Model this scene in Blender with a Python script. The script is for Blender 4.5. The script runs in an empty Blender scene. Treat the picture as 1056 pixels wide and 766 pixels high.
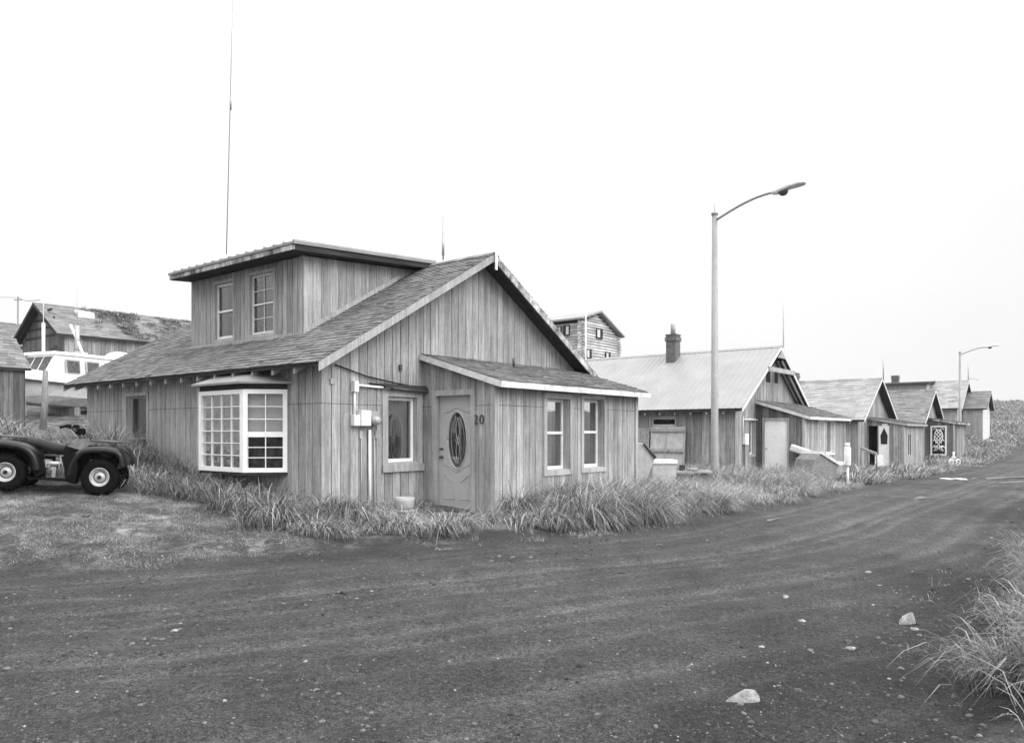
import bpy, bmesh, math, random
import numpy as np
from mathutils import Vector, Matrix
R = random.Random(7)
NR = np.random.default_rng(11)
scene = bpy.context.scene
COL = scene.collection
EYE = 1.6; F = 783.0; CX = 528.0; HY = 446.0
ANG = math.atan2(0.7826, 0.6225)
U = np.array([0.6225, 0.7826]); V = np.array([-0.7826, 0.6225])
C0 = np.array([-3.123, 12.414])            # near-left corner of the big house

# ---------------------------------------------------------------- materials
def new_mat(name):
    m = bpy.data.materials.new(name); m.use_nodes = True
    nt = m.node_tree; nt.nodes.clear()
    out = nt.nodes.new('ShaderNodeOutputMaterial')
    b = nt.nodes.new('ShaderNodeBsdfPrincipled')
    nt.links.new(b.outputs[0], out.inputs[0])
    return m, nt, b, out
class NB:
    def __init__(s, nt): s.nt = nt
    def n(s, t, **k):
        x = s.nt.nodes.new(t)
        for a, v in k.items(): setattr(x, a, v)
        return x
    def link(s, a, b): s.nt.links.new(a, b)
    def math(s, op, a, b=None, c=None, clamp=False):
        x = s.n('ShaderNodeMath', operation=op); x.use_clamp = clamp
        for i, v in enumerate((a, b, c)):
            if v is None: continue
            if hasattr(v, 'links'): s.link(v, x.inputs[i])
            else: x.inputs[i].default_value = v
        return x.outputs[0]
    def coords(s, scale=(1, 1, 1), kind='Object'):
        tc = s.n('ShaderNodeTexCoord'); mp = s.n('ShaderNodeMapping')
        mp.inputs['Scale'].default_value = scale
        s.link(tc.outputs[kind], mp.inputs['Vector']); return mp.outputs[0]
    def noise(s, vec, scale, detail=4, rough=.6):
        x = s.n('ShaderNodeTexNoise'); x.inputs['Scale'].default_value = scale
        x.inputs['Detail'].default_value = detail; x.inputs['Roughness'].default_value = rough
        s.link(vec, x.inputs['Vector']); return x.outputs['Fac']
    def vor(s, vec, scale, feat='F1', out='Distance'):
        x = s.n('ShaderNodeTexVoronoi', feature=feat); x.inputs['Scale'].default_value = scale
        s.link(vec, x.inputs['Vector']); return x.outputs[out]
    def rmap(s, v, a, b, c, d):
        x = s.n('ShaderNodeMapRange'); s.link(v, x.inputs[0])
        for i, q in enumerate((a, b, c, d)): x.inputs[i+1].default_value = q
        return x.outputs[0]
    def island(s):
        return s.n('ShaderNodeNewGeometry').outputs['Random Per Island']
    def grey(s, v, sock):
        c = s.n('ShaderNodeCombineColor')
        for i in range(3): s.link(v, c.inputs[i])
        s.link(c.outputs[0], sock)
    def bump(s, h, strength, dist, b):
        x = s.n('ShaderNodeBump'); x.inputs['Strength'].default_value = strength
        x.inputs['Distance'].default_value = dist
        s.link(h, x.inputs['Height']); s.link(x.outputs[0], b.inputs['Normal'])

def m_plain(name, base, rough=.6, var=.15, scale=3., bump=.15, bscale=60., metal=0., isl=0., spec=.3, dirt=0.):
    m, nt, b, _ = new_mat(name); k = NB(nt)
    v = k.coords(); n1 = k.noise(v, scale, 5); n2 = k.noise(v, bscale, 3)
    f = k.rmap(n1, .3, .7, 1-var, 1+var)
    f = k.math('MULTIPLY', f, k.rmap(n2, .3, .7, 1-var*.5, 1+var*.5))
    if isl: f = k.math('MULTIPLY', f, k.rmap(k.island(), 0, 1, 1-isl, 1+isl))
    if dirt:
        n3 = k.noise(v, scale*2.3, 6, .75)
        f = k.math('MULTIPLY', f, k.rmap(n3, .5, .72, 1., 1-dirt))
    k.grey(k.math('MULTIPLY', f, base), b.inputs['Base Color'])
    b.inputs['Roughness'].default_value = rough; b.inputs['Metallic'].default_value = metal
    b.inputs['Specular IOR Level'].default_value = spec
    k.bump(n2, bump, .01, b); return m

def m_wood(name, base, vert=True, contrast=.35, isl=.16, rough=.85, axis='z', mott=.2, seam=None):
    """weathered boards: grain along one axis, each board its own tone"""
    m, nt, b, _ = new_mat(name); k = NB(nt)
    s = {'z': (1, 1, .045), 'x': (.045, 1, 1), 'y': (1, .045, 1)}[axis]
    isl_v = k.island()
    tc = k.n('ShaderNodeTexCoord'); add = k.n('ShaderNodeVectorMath', operation='ADD')
    cmb = k.n('ShaderNodeCombineXYZ'); k.link(k.math('MULTIPLY', isl_v, 37.), cmb.inputs[0]); k.link(k.math('MULTIPLY', isl_v, 23.), cmb.inputs[2])
    k.link(tc.outputs['Object'], add.inputs[0]); k.link(cmb.outputs[0], add.inputs[1])
    mp = k.n('ShaderNodeMapping'); mp.inputs['Scale'].default_value = s; k.link(add.outputs[0], mp.inputs['Vector'])
    g1 = k.noise(mp.outputs[0], 70, 5, .7); g2 = k.noise(mp.outputs[0], 17, 4, .6)
    big = k.noise(tc.outputs['Object'], .9, 5, .65); sp = k.noise(tc.outputs['Object'], 26, 3, .6)
    f = k.rmap(g1, .3, .7, 1-contrast, 1+contrast)
    f = k.math('MULTIPLY', f, k.rmap(g2, .3, .7, 1-contrast*.7, 1+contrast*.7))
    f = k.math('MULTIPLY', f, k.rmap(big, .3, .7, 1-mott, 1+mott))
    f = k.math('MULTIPLY', f, k.rmap(sp, .3, .7, .92, 1.08))
    f = k.math('MULTIPLY', f, k.rmap(isl_v, 0, 1, 1-isl, 1+isl))
    # rain streaks and stains: long, narrow darker runs
    mp2 = k.n('ShaderNodeMapping'); mp2.inputs['Scale'].default_value = tuple(q if q == 1 else .12 for q in s); k.link(tc.outputs['Object'], mp2.inputs['Vector'])
    st = k.noise(mp2.outputs[0], 5.5, 6, .72); f = k.math('MULTIPLY', f, k.rmap(st, .54, .68, 1., .68))
    kn = k.vor(mp.outputs[0], 7.); f = k.math('MULTIPLY', f, k.rmap(kn, .03, .075, .5, 1.))
    if seam:
        sp_ = k.n('ShaderNodeSeparateXYZ'); k.link(tc.outputs['Object'], sp_.inputs[0])
        dz_ = k.math('ABSOLUTE', k.math('SUBTRACT', sp_.outputs[2], seam)); f = k.math('MULTIPLY', f, k.rmap(dz_, .003, .009, .35, 1.))
    k.grey(k.math('MULTIPLY', f, base), b.inputs['Base Color'])
    b.inputs['Roughness'].default_value = rough; b.inputs['Specular IOR Level'].default_value = .2
    k.bump(g1, .5, .004, b); return m

def m_shingle(name, base, isl=.3, moss=.0, rough=.9):
    m, nt, b, _ = new_mat(name); k = NB(nt); v = k.coords()
    n1 = k.noise(v, 1.1, 5, .65); n2 = k.noise(v, 90, 3, .7); n3 = k.noise(v, 12, 4, .7)
    f = k.rmap(n1, .3, .7, .8, 1.2); f = k.math('MULTIPLY', f, k.rmap(n2, .25, .75, .7, 1.3))
    f = k.math('MULTIPLY', f, k.rmap(n3, .3, .7, .85, 1.15))
    f = k.math('MULTIPLY', f, k.rmap(k.island(), 0, 1, 1-isl, 1+isl))
    k.grey(k.math('MULTIPLY', f, base), b.inputs['Base Color'])
    b.inputs['Roughness'].default_value = rough; b.inputs['Specular IOR Level'].default_value = .2
    k.bump(n2, .6, .006, b); return m

def m_glass(name):
    m, nt, b, out = new_mat(name); k = NB(nt)
    nt.nodes.remove(b)
    tr = k.n('ShaderNodeBsdfTransparent'); gl = k.n('ShaderNodeBsdfGlossy'); mx = k.n('ShaderNodeMixShader')
    tr.inputs[0].default_value = (.72, .72, .72, 1); gl.inputs['Roughness'].default_value = .03
    fr = k.n('ShaderNodeFresnel'); fr.inputs[0].default_value = 1.5
    v = k.coords(); bn = k.n('ShaderNodeBump'); bn.inputs['Strength'].default_value = .08; bn.inputs['Distance'].default_value = .02
    k.link(k.noise(v, 2.5, 2), bn.inputs['Height']); k.link(bn.outputs[0], gl.inputs['Normal'])
    k.link(k.math('ADD', k.math('MULTIPLY', fr.outputs[0], .55, clamp=True), .02), mx.inputs[0])
    k.link(tr.outputs[0], mx.inputs[1]); k.link(gl.outputs[0], mx.inputs[2]); k.link(mx.outputs[0], out.inputs[0]); return m

def m_grass(name, lo, hi, scale=.8):
    m, nt, b, out = new_mat(name); k = NB(nt)
    i = k.island(); v = k.coords(); n = k.noise(v, scale, 4, .7)
    a = k.rmap(i, 0, 1, lo, hi); p = k.math('POWER', i, 3.)
    a = k.math('ADD', a, k.math('MULTIPLY', p, hi*.9))
    a = k.math('MULTIPLY', a, k.rmap(n, .3, .7, .65, 1.35))
    k.grey(a, b.inputs['Base Color']); b.inputs['Roughness'].default_value = .55
    b.inputs['Specular IOR Level'].default_value = .35
    t = k.n('ShaderNodeBsdfTranslucent'); k.grey(k.math('MULTIPLY', a, .8), t.inputs[0])
    mx = k.n('ShaderNodeMixShader'); mx.inputs[0].default_value = .25
    k.link(b.outputs[0], mx.inputs[1]); k.link(t.outputs[0], mx.inputs[2]); k.link(mx.outputs[0], out.inputs[0]); return m

M = {}
M['siding'] = m_wood('siding_wood', .275, contrast=.38, isl=.17, mott=.2, seam=2.08)
M['siding2'] = m_wood('siding_wood_weathered', .25, contrast=.45, isl=.25)
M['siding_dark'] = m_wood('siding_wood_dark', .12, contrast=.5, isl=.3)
M['siding_pale'] = m_wood('siding_wood_pale', .34, contrast=.3, isl=.15)
M['gap'] = m_plain('dark_gap', .03, .9)
M['trim'] = m_wood('trim_wood', .32, isl=.1, contrast=.25)
M['trimx'] = m_wood('trim_wood_x', .32, isl=.1, contrast=.25, axis='x')
M['trimdark'] = m_wood('trim_wood_dark', .035, isl=.2, contrast=.4, axis='x')  # dark boards; soffits and dormer eave get shade painted in by this near-black
M['fascia'] = m_plain('fascia_paint', .6, .6, .12, 4, .2, dirt=.45)
def m_peel(name, base):
    m, nt, b, _ = new_mat(name); k = NB(nt); v = k.coords((1, 1, .6)); n = k.noise(v, 2.2, 6, .7); n2 = k.noise(v, 14, 4, .7)
    f = k.math('MULTIPLY', k.rmap(n, .40, .60, 1., .14), k.rmap(n2, .5, .64, 1., .5)); k.grey(k.math('MULTIPLY', f, base), b.inputs['Base Color'])
    b.inputs['Roughness'].default_value = .85; b.inputs['Specular IOR Level'].default_value = .15; k.bump(n2, .6, .01, b); return m
M['fascia_old'] = m_peel('fascia_peeling_paint', .62)
M['white'] = m_plain('white_paint', .76, .4, .05, 3, .05, dirt=.1)
M['white_old'] = m_plain('white_paint_old', .68, .6, .12, 5, .2, dirt=.35)
M['doorgrey'] = m_plain('door_paint', .42, .45, .07, 3, .05)
M['doorpale'] = m_plain('pale_door_paint', .88, .5, .08, 2, .1, dirt=.15)
M['shingle'] = m_shingle('roof_shingle', .14)
M['shingle2'] = m_shingle('roof_shingle_pale', .27, .15)
M['shingle3'] = m_shingle('roof_shingle_mid', .16, .25)
M['shingle_porch'] = m_shingle('roof_shingle_porch', .14, .4)
M['deck'] = m_plain('roof_deck', .04, .9)
M['metalroof'] = m_plain('metal_roof', .235, .5, .12, 1.2, .05, 20, metal=.0, spec=.5)
M['metaldark'] = m_plain('metal_roof_dark', .2, .5, .2, 2, .1, 20, spec=.5)
M['galv'] = m_plain('galvanised_steel', .36, .4, .12, 5, .1, 40, metal=.3, spec=.5)
M['steel_dark'] = m_plain('dark_steel', .06, .45, .2, 5, .1, spec=.5)
M['brick'] = m_plain('brick', .12, .9, .35, 9, .5, 40)
M['rubber'] = m_plain('rubber', .007, .8, .2, 20, .3, 80, spec=.03)
M['plastic'] = m_plain('black_plastic', .006, .7, .2, 5, .1, 60, spec=.05)
M['paint_dark'] = m_plain('dark_gloss_paint', .008, .3, .3, 6, .05, spec=.28)
M['seat'] = m_plain('seat_vinyl', .012, .5, .1, 10, .2, spec=.2)
M['alu'] = m_plain('aluminium', .5, .35, .15, 12, .1, metal=.6, spec=.5)
M['glass'] = m_glass('window_glass')
M['curtain'] = m_plain('curtain_cloth', .33, .9, .4, 5)
M['bingrey'] = m_plain('bin_paint', .19, .7, .25, 5, .2, dirt=.4)
M['lamp'] = m_plain('lamp_steel', .27, .5, .12, 5, .1, 40, metal=.1, spec=.3)
M['shade_pane'] = m_plain('dim_room_things', .07, .8, .6, 7)
M['curtain_mid'] = m_plain('mid_curtain_cloth', .22, .9, .3, 5)
M['curtain_dark'] = m_plain('dark_curtain_cloth', .16, .9, .3, 5)
M['blind'] = m_plain('window_blind', .5, .8, .05, 1)
M['dark'] = m_plain('dark_interior', .02, .9)
M['ply'] = m_plain('plywood', .42, .85, .2, 5, .2, dirt=.3)
M['boatwhite'] = m_plain('boat_gelcoat', .85, .35, .05, 2, .02, dirt=.06)
M['boatgrey'] = m_plain('boat_hull_paint', .5, .5, .15, 3, .1, dirt=.3)
M['post'] = m_wood('post_wood', .2, contrast=.5)
M['log'] = m_wood('log_wood', .5, contrast=.35, isl=.25, axis='x')  # logs lightened so their colour carries the distance haze
M['logy'] = m_wood('log_wood_y', .42, contrast=.35, isl=.25, axis='y')
M['clay'] = m_plain('pot_glaze', .34, .6, .1, 8)
M['rock'] = m_plain('rock', .2, .9, .35, 14, .8, 50)
M['concrete'] = m_plain('concrete', .3, .9, .2, 3, .3)
M['grass'] = m_grass('grass_blades', .04, .34)
M['grass_dark'] = m_grass('grass_blades_dark', .03, .27)
M['grass_pale'] = m_grass('grass_blades_pale',  .08, .38)
M['straw'] = m_grass('dead_straw', .20, .27)
M['dusty'] = m_plain('dusty_plastic', .16, .6, .3, 6, .2, 60, dirt=.5)
M['rimsteel'] = m_plain('rim_steel', .42, .5, .2, 14, .1, metal=.2, spec=.4, dirt=.4)
M['grass_right'] = m_grass('grass_blades_right', .06, .26)
M['grass_far'] = m_grass('grass_blades_far', .11, .26, .12)
M['turf'] = m_grass('dry_turf', .10, .24, 1.5)

# ---------------------------------------------------------------- mesh builder
class MB:
    def __init__(s): s.v = []; s.f = []; s.m = []; s.sm = []
    def quad(s, pts, mi=0, sm=False):
        b = len(s.v); s.v += [tuple(p) for p in pts]; s.f.append(tuple(range(b, b+len(pts)))); s.m.append(mi); s.sm.append(sm)
    def hexa(s, p, mi=0):
        """p: 8 corners, bottom ring 0-3, top ring 4-7"""
        b = len(s.v); s.v += [tuple(q) for q in p]
        for f in ((3,2,1,0),(4,5,6,7),(0,1,5,4),(1,2,6,5),(2,3,7,6),(3,0,4,7)):
            s.f.append(tuple(b+i for i in f)); s.m.append(mi); s.sm.append(False)
    def box(s, x0, x1, y0, y1, z0, z1, mi=0):
        s.hexa([(x0,y0,z0),(x1,y0,z0),(x1,y1,z0),(x0,y1,z0),(x0,y0,z1),(x1,y0,z1),(x1,y1,z1),(x0,y1,z1)], mi)
    def beam(s, p, q, w, h, up=(0,0,1), mi=0):
        p = Vector(p); q = Vector(q); d = (q-p).normalized(); up = Vector(up)
        r = d.cross(up)
        if r.length < 1e-4: r = d.cross(Vector((1,0,0)))
        r.normalize(); t = r.cross(d).normalized(); r = r*w/2; t = t*h/2
        s.hexa([p-r-t, p+r-t, q+r-t, q-r-t, p-r+t, p+r+t, q+r+t, q-r+t], mi)
    def tube(s, pts, r, n=8, mi=0, cap=True):
        pts = [Vector(p) for p in pts]; rs = r if isinstance(r, (list, tuple)) else [r]*len(pts)
        rings = []; prev = None
        for i, p in enumerate(pts):
            d = (pts[min(i+1, len(pts)-1)] - pts[max(i-1, 0)]).normalized()
            if prev is None:
                a = d.orthogonal().normalized()
            else:
                a = prev - d*prev.dot(d); a.normalize()
            prev = a; b = d.cross(a)
            base = len(s.v)
            for j in range(n):
                t = 2*math.pi*j/n; s.v.append(tuple(p + (a*math.cos(t) + b*math.sin(t))*rs[i]))
            rings.append(base)
        for i in range(len(rings)-1):
            for j in range(n):
                k = (j+1) % n
                s.f.append((rings[i]+j, rings[i]+k, rings[i+1]+k, rings[i+1]+j)); s.m.append(mi); s.sm.append(True)
        if cap:
            s.f.append(tuple(rings[0]+j for j in reversed(range(n)))); s.m.append(mi); s.sm.append(False)
            s.f.append(tuple(rings[-1]+j for j in range(n))); s.m.append(mi); s.sm.append(False)
    def lathe(s, prof, c=(0,0,0), ax=(0,0,1), n=24, mi=0, closed=False):
        """prof: (radius, offset along axis)"""
        ax = Vector(ax).normalized(); a = ax.orthogonal().normalized(); b = ax.cross(a); c = Vector(c); rings = []
        for r, o in prof:
            base = len(s.v); rings.append(base)
            for j in range(n):
                t = 2*math.pi*j/n; s.v.append(tuple(c + ax*o + (a*math.cos(t)+b*math.sin(t))*max(r, 1e-4)))
        m = len(rings)
        for i in range(m if closed else m-1):
            q = rings[(i+1) % m]
            for j in range(n):
                k = (j+1) % n; s.f.append((rings[i]+j, rings[i]+k, q+k, q+j)); s.m.append(mi); s.sm.append(True)
    def prism(s, poly, o, ex, ey, ez, depth, mi=0):
        """poly in (ex,ey) plane extruded along ez by depth"""
        o, ex, ey, ez = map(Vector, (o, ex, ey, ez)); n = len(poly)
        a = [o+ex*p[0]+ey*p[1] for p in poly]; b = [p+ez*depth for p in a]; k = len(s.v)
        s.v += [tuple(p) for p in a] + [tuple(p) for p in b]
        s.f.append(tuple(k+i for i in range(n))); s.f.append(tuple(k+n+i for i in reversed(range(n))))
        s.m += [mi, mi]; s.sm += [False, False]
        for i in range(n):
            j = (i+1) % n; s.f.append((k+j, k+i, k+n+i, k+n+j)); s.m.append(mi); s.sm.append(False)
    def loft(s, rings, mi=0, sm=True, closed=True, cap=False):
        b = []
        for r in rings: b.append(len(s.v)); s.v += [tuple(p) for p in r]
        n = len(rings[0])
        for i in range(len(b)-1):
            for j in range(n if closed else n-1):
                k = (j+1) % n; s.f.append((b[i]+j, b[i]+k, b[i+1]+k, b[i+1]+j)); s.m.append(mi); s.sm.append(sm)
        if cap:
            s.f.append(tuple(b[0]+j for j in reversed(range(n)))); s.f.append(tuple(b[-1]+j for j in range(n))); s.m += [mi]*2; s.sm += [False]*2
    def build(s, name, mats, parent=None, fix=True, bevel=0):
        me = bpy.data.meshes.new(name); me.from_pydata(s.v, [], s.f)
        if not isinstance(mats, (list, tuple)): mats = [mats]
        for m in mats: me.materials.append(M[m] if isinstance(m, str) else m)
        me.polygons.foreach_set('material_index', s.m); me.polygons.foreach_set('use_smooth', s.sm)
        if fix:
            bm = bmesh.new(); bm.from_mesh(me); bmesh.ops.recalc_face_normals(bm, faces=bm.faces); bm.to_mesh(me); bm.free()
        me.update()
        o = bpy.data.objects.new(name, me); COL.objects.link(o)
        if parent: o.parent = parent
        if bevel:
            bv = o.modifiers.new('b', 'BEVEL'); bv.width = bevel; bv.segments = 2; bv.limit_method = 'ANGLE'
        return o
def tag(o, label=None, cat=None, group=None, kind=None):
    if label: o['label'] = label
    if cat: o['category'] = cat
    if group: o['group'] = group
    if kind: o['kind'] = kind
    return o
def empty(name, loc, rz=0, label=None, cat=None, group=None):
    o = bpy.data.objects.new(name, None); o.empty_display_size = .3; COL.objects.link(o)
    o.location = loc; o.rotation_euler = (0, 0, rz); return tag(o, label, cat, group)
def copy_tree(o, parent=None):
    c = o.copy(); COL.objects.link(c)
    if parent: c.parent = parent
    for ch in [x for x in bpy.data.objects if x.parent == o]: copy_tree(ch, c)
    return c

# ---------------------------------------------------------------- terrain
def chaikin(p, n=3):
    p = [np.array(q, float) for q in p]
    for _ in range(n):
        q = [p[0]]
        for a, b in zip(p[:-1], p[1:]): q += [a*.75+b*.25, a*.25+b*.75]
        p = q + [p[-1]]
    return p
EDGE = chaikin([(-90,-22),(-25,1.2),(-12,6.2),(-6.07,8.8),(-4.06,9.5),(-2.5,10.3),(-.94,11.1),(1.6,12.2)] +
               [tuple(C0+U*a-V*3.85) for a in (6.2, 11.4, 60, 300)], 3)
def sdist(x, y):
    best = np.full(x.shape, 1e9); sg = np.ones(x.shape)
    for a, b in zip(EDGE[:-1], EDGE[1:]):
        e = b-a; L2 = e@e
        if L2 < 1e-9: continue
        t = np.clip(((x-a[0])*e[0]+(y-a[1])*e[1])/L2, 0, 1)
        dx = x-a[0]-t*e[0]; dy = y-a[1]-t*e[1]; dd = dx*dx+dy*dy
        cr = e[0]*(y-a[1])-e[1]*(x-a[0]); m = dd < best
        best = np.where(m, dd, best); sg = np.where(m, np.sign(cr), sg)
    return np.sqrt(best)*sg
_P = NR.random((256, 256))
def vnoise(x, y):
    xi = np.floor(x).astype(int); yi = np.floor(y).astype(int); fx = x-xi; fy = y-yi
    fx = fx*fx*(3-2*fx); fy = fy*fy*(3-2*fy); g = lambda i, j: _P[i & 255, j & 255]
    return (g(xi,yi)*(1-fx)+g(xi+1,yi)*fx)*(1-fy)+(g(xi,yi+1)*(1-fx)+g(xi+1,yi+1)*fx)*fy - .5
def fbm(x, y, o=4):
    s = 0; a = 1.
    for i in range(o): s = s+a*vnoise(x*2**i+17*i, y*2**i+5*i); a *= .5
    return s
def sst(x, a, b):
    t = np.clip((x-a)/(b-a), 0, 1); return t*t*(3-2*t)
def tracks(x, y, d):
    w = fbm(x*.25, y*.25, 2)*.5
    t = 0
    for c, wd, s in ((-.95,.10,.8),(-1.3,.07,.5),(-1.9,.09,.6),(-2.5,.13,1.),(-2.85,.06,.8),(-3.2,.08,.7),(-3.9,.10,.5),(-4.3,.14,.9),(-4.75,.07,.6),(-5.3,.08,.5),(-6.1,.15,.6),(-6.6,.06,.5),(-7.4,.12,.5)):
        t = t + s*np.exp(-((d+w*.6-c)/wd)**2)
    return t
def height(x, y, fine=True):
    x = np.asarray(x, float); y = np.asarray(y, float); d = sdist(x, y)
    rx = x-C0[0]; ry = y-C0[1]; a = rx*U[0]+ry*U[1]; b = rx*V[0]+ry*V[1]
    dd = np.clip(d, 0, 75); L = sst(-a, -6, 3)
    h = L*(.12*dd+.2*(1-np.exp(-dd/2))) + (1-L)*(.03*dd+.10*np.clip(dd-16, 0, 60))
    h = h+np.interp(a, [5,17,33,48,56,62,125,200], [0,-.1,-.3,-.3,-.2,-.1,6,6.5])
    h = h+1.25*sst(a,52,64)*sst(d,0,5)*(1-sst(a,64,80))
    h = h+.18*sst(-(b+9.1), 0, 1.2)*sst(a, -7, -4)
    if fine:
        h = h+fbm(x*.35, y*.35, 4)*.10*sst(d, 0, 3)+fbm(x*1.3, y*1.3, 3)*.03+fbm(x*7, y*7, 3)*.012
        tr = tracks(x, y, d)
        h = h-.035*tr*(d < .6)
        h = h+.05*sst(d, -1.0, .1)*(1-sst(d, .1, 1.2))*vnoise(x*1.7, y*1.7)*2
    return h
def hz(x, y): return float(height(np.array([x]), np.array([y]))[0])
# ---------------------------------------------------------------- wall frames
class Fr:
    """wall frame: O + e*s + n*t + z"""
    def __init__(s, O, e, n): s.O = Vector((O[0], O[1], 0)); s.e = Vector((e[0], e[1], 0)); s.n = Vector((n[0], n[1], 0))
    def p(s, a, z, t=0): q = s.O+s.e*a+s.n*t; return (q.x, q.y, z)
    def box(s, mb, a0, a1, z0, z1, t0, t1, mi=0):
        mb.hexa([s.p(a0,z0,t0), s.p(a1,z0,t0), s.p(a1,z0,t1), s.p(a0,z0,t1), s.p(a0,z1,t0), s.p(a1,z1,t0), s.p(a1,z1,t1), s.p(a0,z1,t1)], mi)

def plank_wall(mb, fr, s0, s1, zb, ztop, holes=(), w=.197, gap=.013, th=.02, rag=0.):
    """vertical boards, thickness th proud of a dark backing; holes = (s0,s1,z0,z1)"""
    zt = ztop if callable(ztop) else (lambda s: ztop)
    cuts = [s0]; s = s0
    while s < s1-.03:
        s = min(s+w*R.uniform(.96, 1.04), s1); cuts.append(s)
    for a, b in zip(cuts[:-1], cuts[1:]):
        inn = sorted({q for h in holes for q in (h[0], h[1]) if a+1e-4 < q < b-1e-4})
        pts = [a]+inn+[b]; off = R.uniform(-.002, .003); r0 = R.uniform(-rag, rag)
        for i in range(len(pts)-1):
            u, v = pts[i], pts[i+1]; mid = (u+v)/2
            hs = sorted([(h[2], h[3]) for h in holes if h[0]-1e-4 <= mid <= h[1]+1e-4])
            z = zb; segs = []
            for h0, h1 in hs:
                segs.append((z, h0, False)); z = h1
            segs.append((z, None, True))
            ua = u+(gap/2 if i == 0 else 0); va = v-(gap/2 if i == len(pts)-2 else 0)
            for z0, z1, last in segs:
                ta = zt(ua) if last else z1; tb = zt(va) if last else z1
                ba = zt(u) if last else z1; bb = zt(v) if last else z1
                zz = z0 + (r0 if z0 == zb else 0)
                if max(ta, tb) <= z0+.005: continue
                ta = max(ta, z0+.003); tb = max(tb, z0+.003)
                mb.hexa([fr.p(ua,zz,0), fr.p(va,zz,0), fr.p(va,zz,th+off), fr.p(ua,zz,th+off), fr.p(ua,ta,0), fr.p(va,tb,0), fr.p(va,tb,th+off), fr.p(ua,ta,th+off)], 0)
                mb.hexa([fr.p(u,z0,-.03), fr.p(v,z0,-.03), fr.p(v,z0,-.004), fr.p(u,z0,-.004), fr.p(u,ba,-.03), fr.p(v,bb,-.03), fr.p(v,bb,-.004), fr.p(u,ba,-.004)], 1)

def shingles(mb, P, e, g, n, length, slope_len, course=.14, w=(.12,.3), th=.016, miss=.006, clip=None):
    """P: lower corner on the deck; e along eave, g up the slope, n outward"""
    P, e, g, n = map(Vector, (P, e, g, n)); k = int(slope_len/course)
    for i in range(k+1):
        y0 = i*course; y1 = min(y0+course*1.5, slope_len)
        if y1-y0 < .03: continue
        x = -R.uniform(0, w[1]); wav = R.uniform(-.004, .004)
        while x < length:
            ww = R.uniform(*w); xa = max(x, 0)+.003; xb = min(x+ww, length)-.003; x += ww
            if xb-xa < .02: continue
            if R.random() < miss: continue
            if clip and clip((xa+xb)/2, y0+course*.5): continue
            t = th*R.uniform(.7, 1.4); o = wav+R.uniform(-.006, .004)
            mb.hexa([P+e*xa+g*(y0+o)+n*.002, P+e*xb+g*(y0+o)+n*.002, P+e*xb+g*y1+n*.001, P+e*xa+g*y1+n*.001,
                     P+e*xa+g*(y0+o)+n*(t+.006), P+e*xb+g*(y0+o)+n*(t+.006), P+e*xb+g*y1+n*.004, P+e*xa+g*y1+n*.004])

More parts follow.
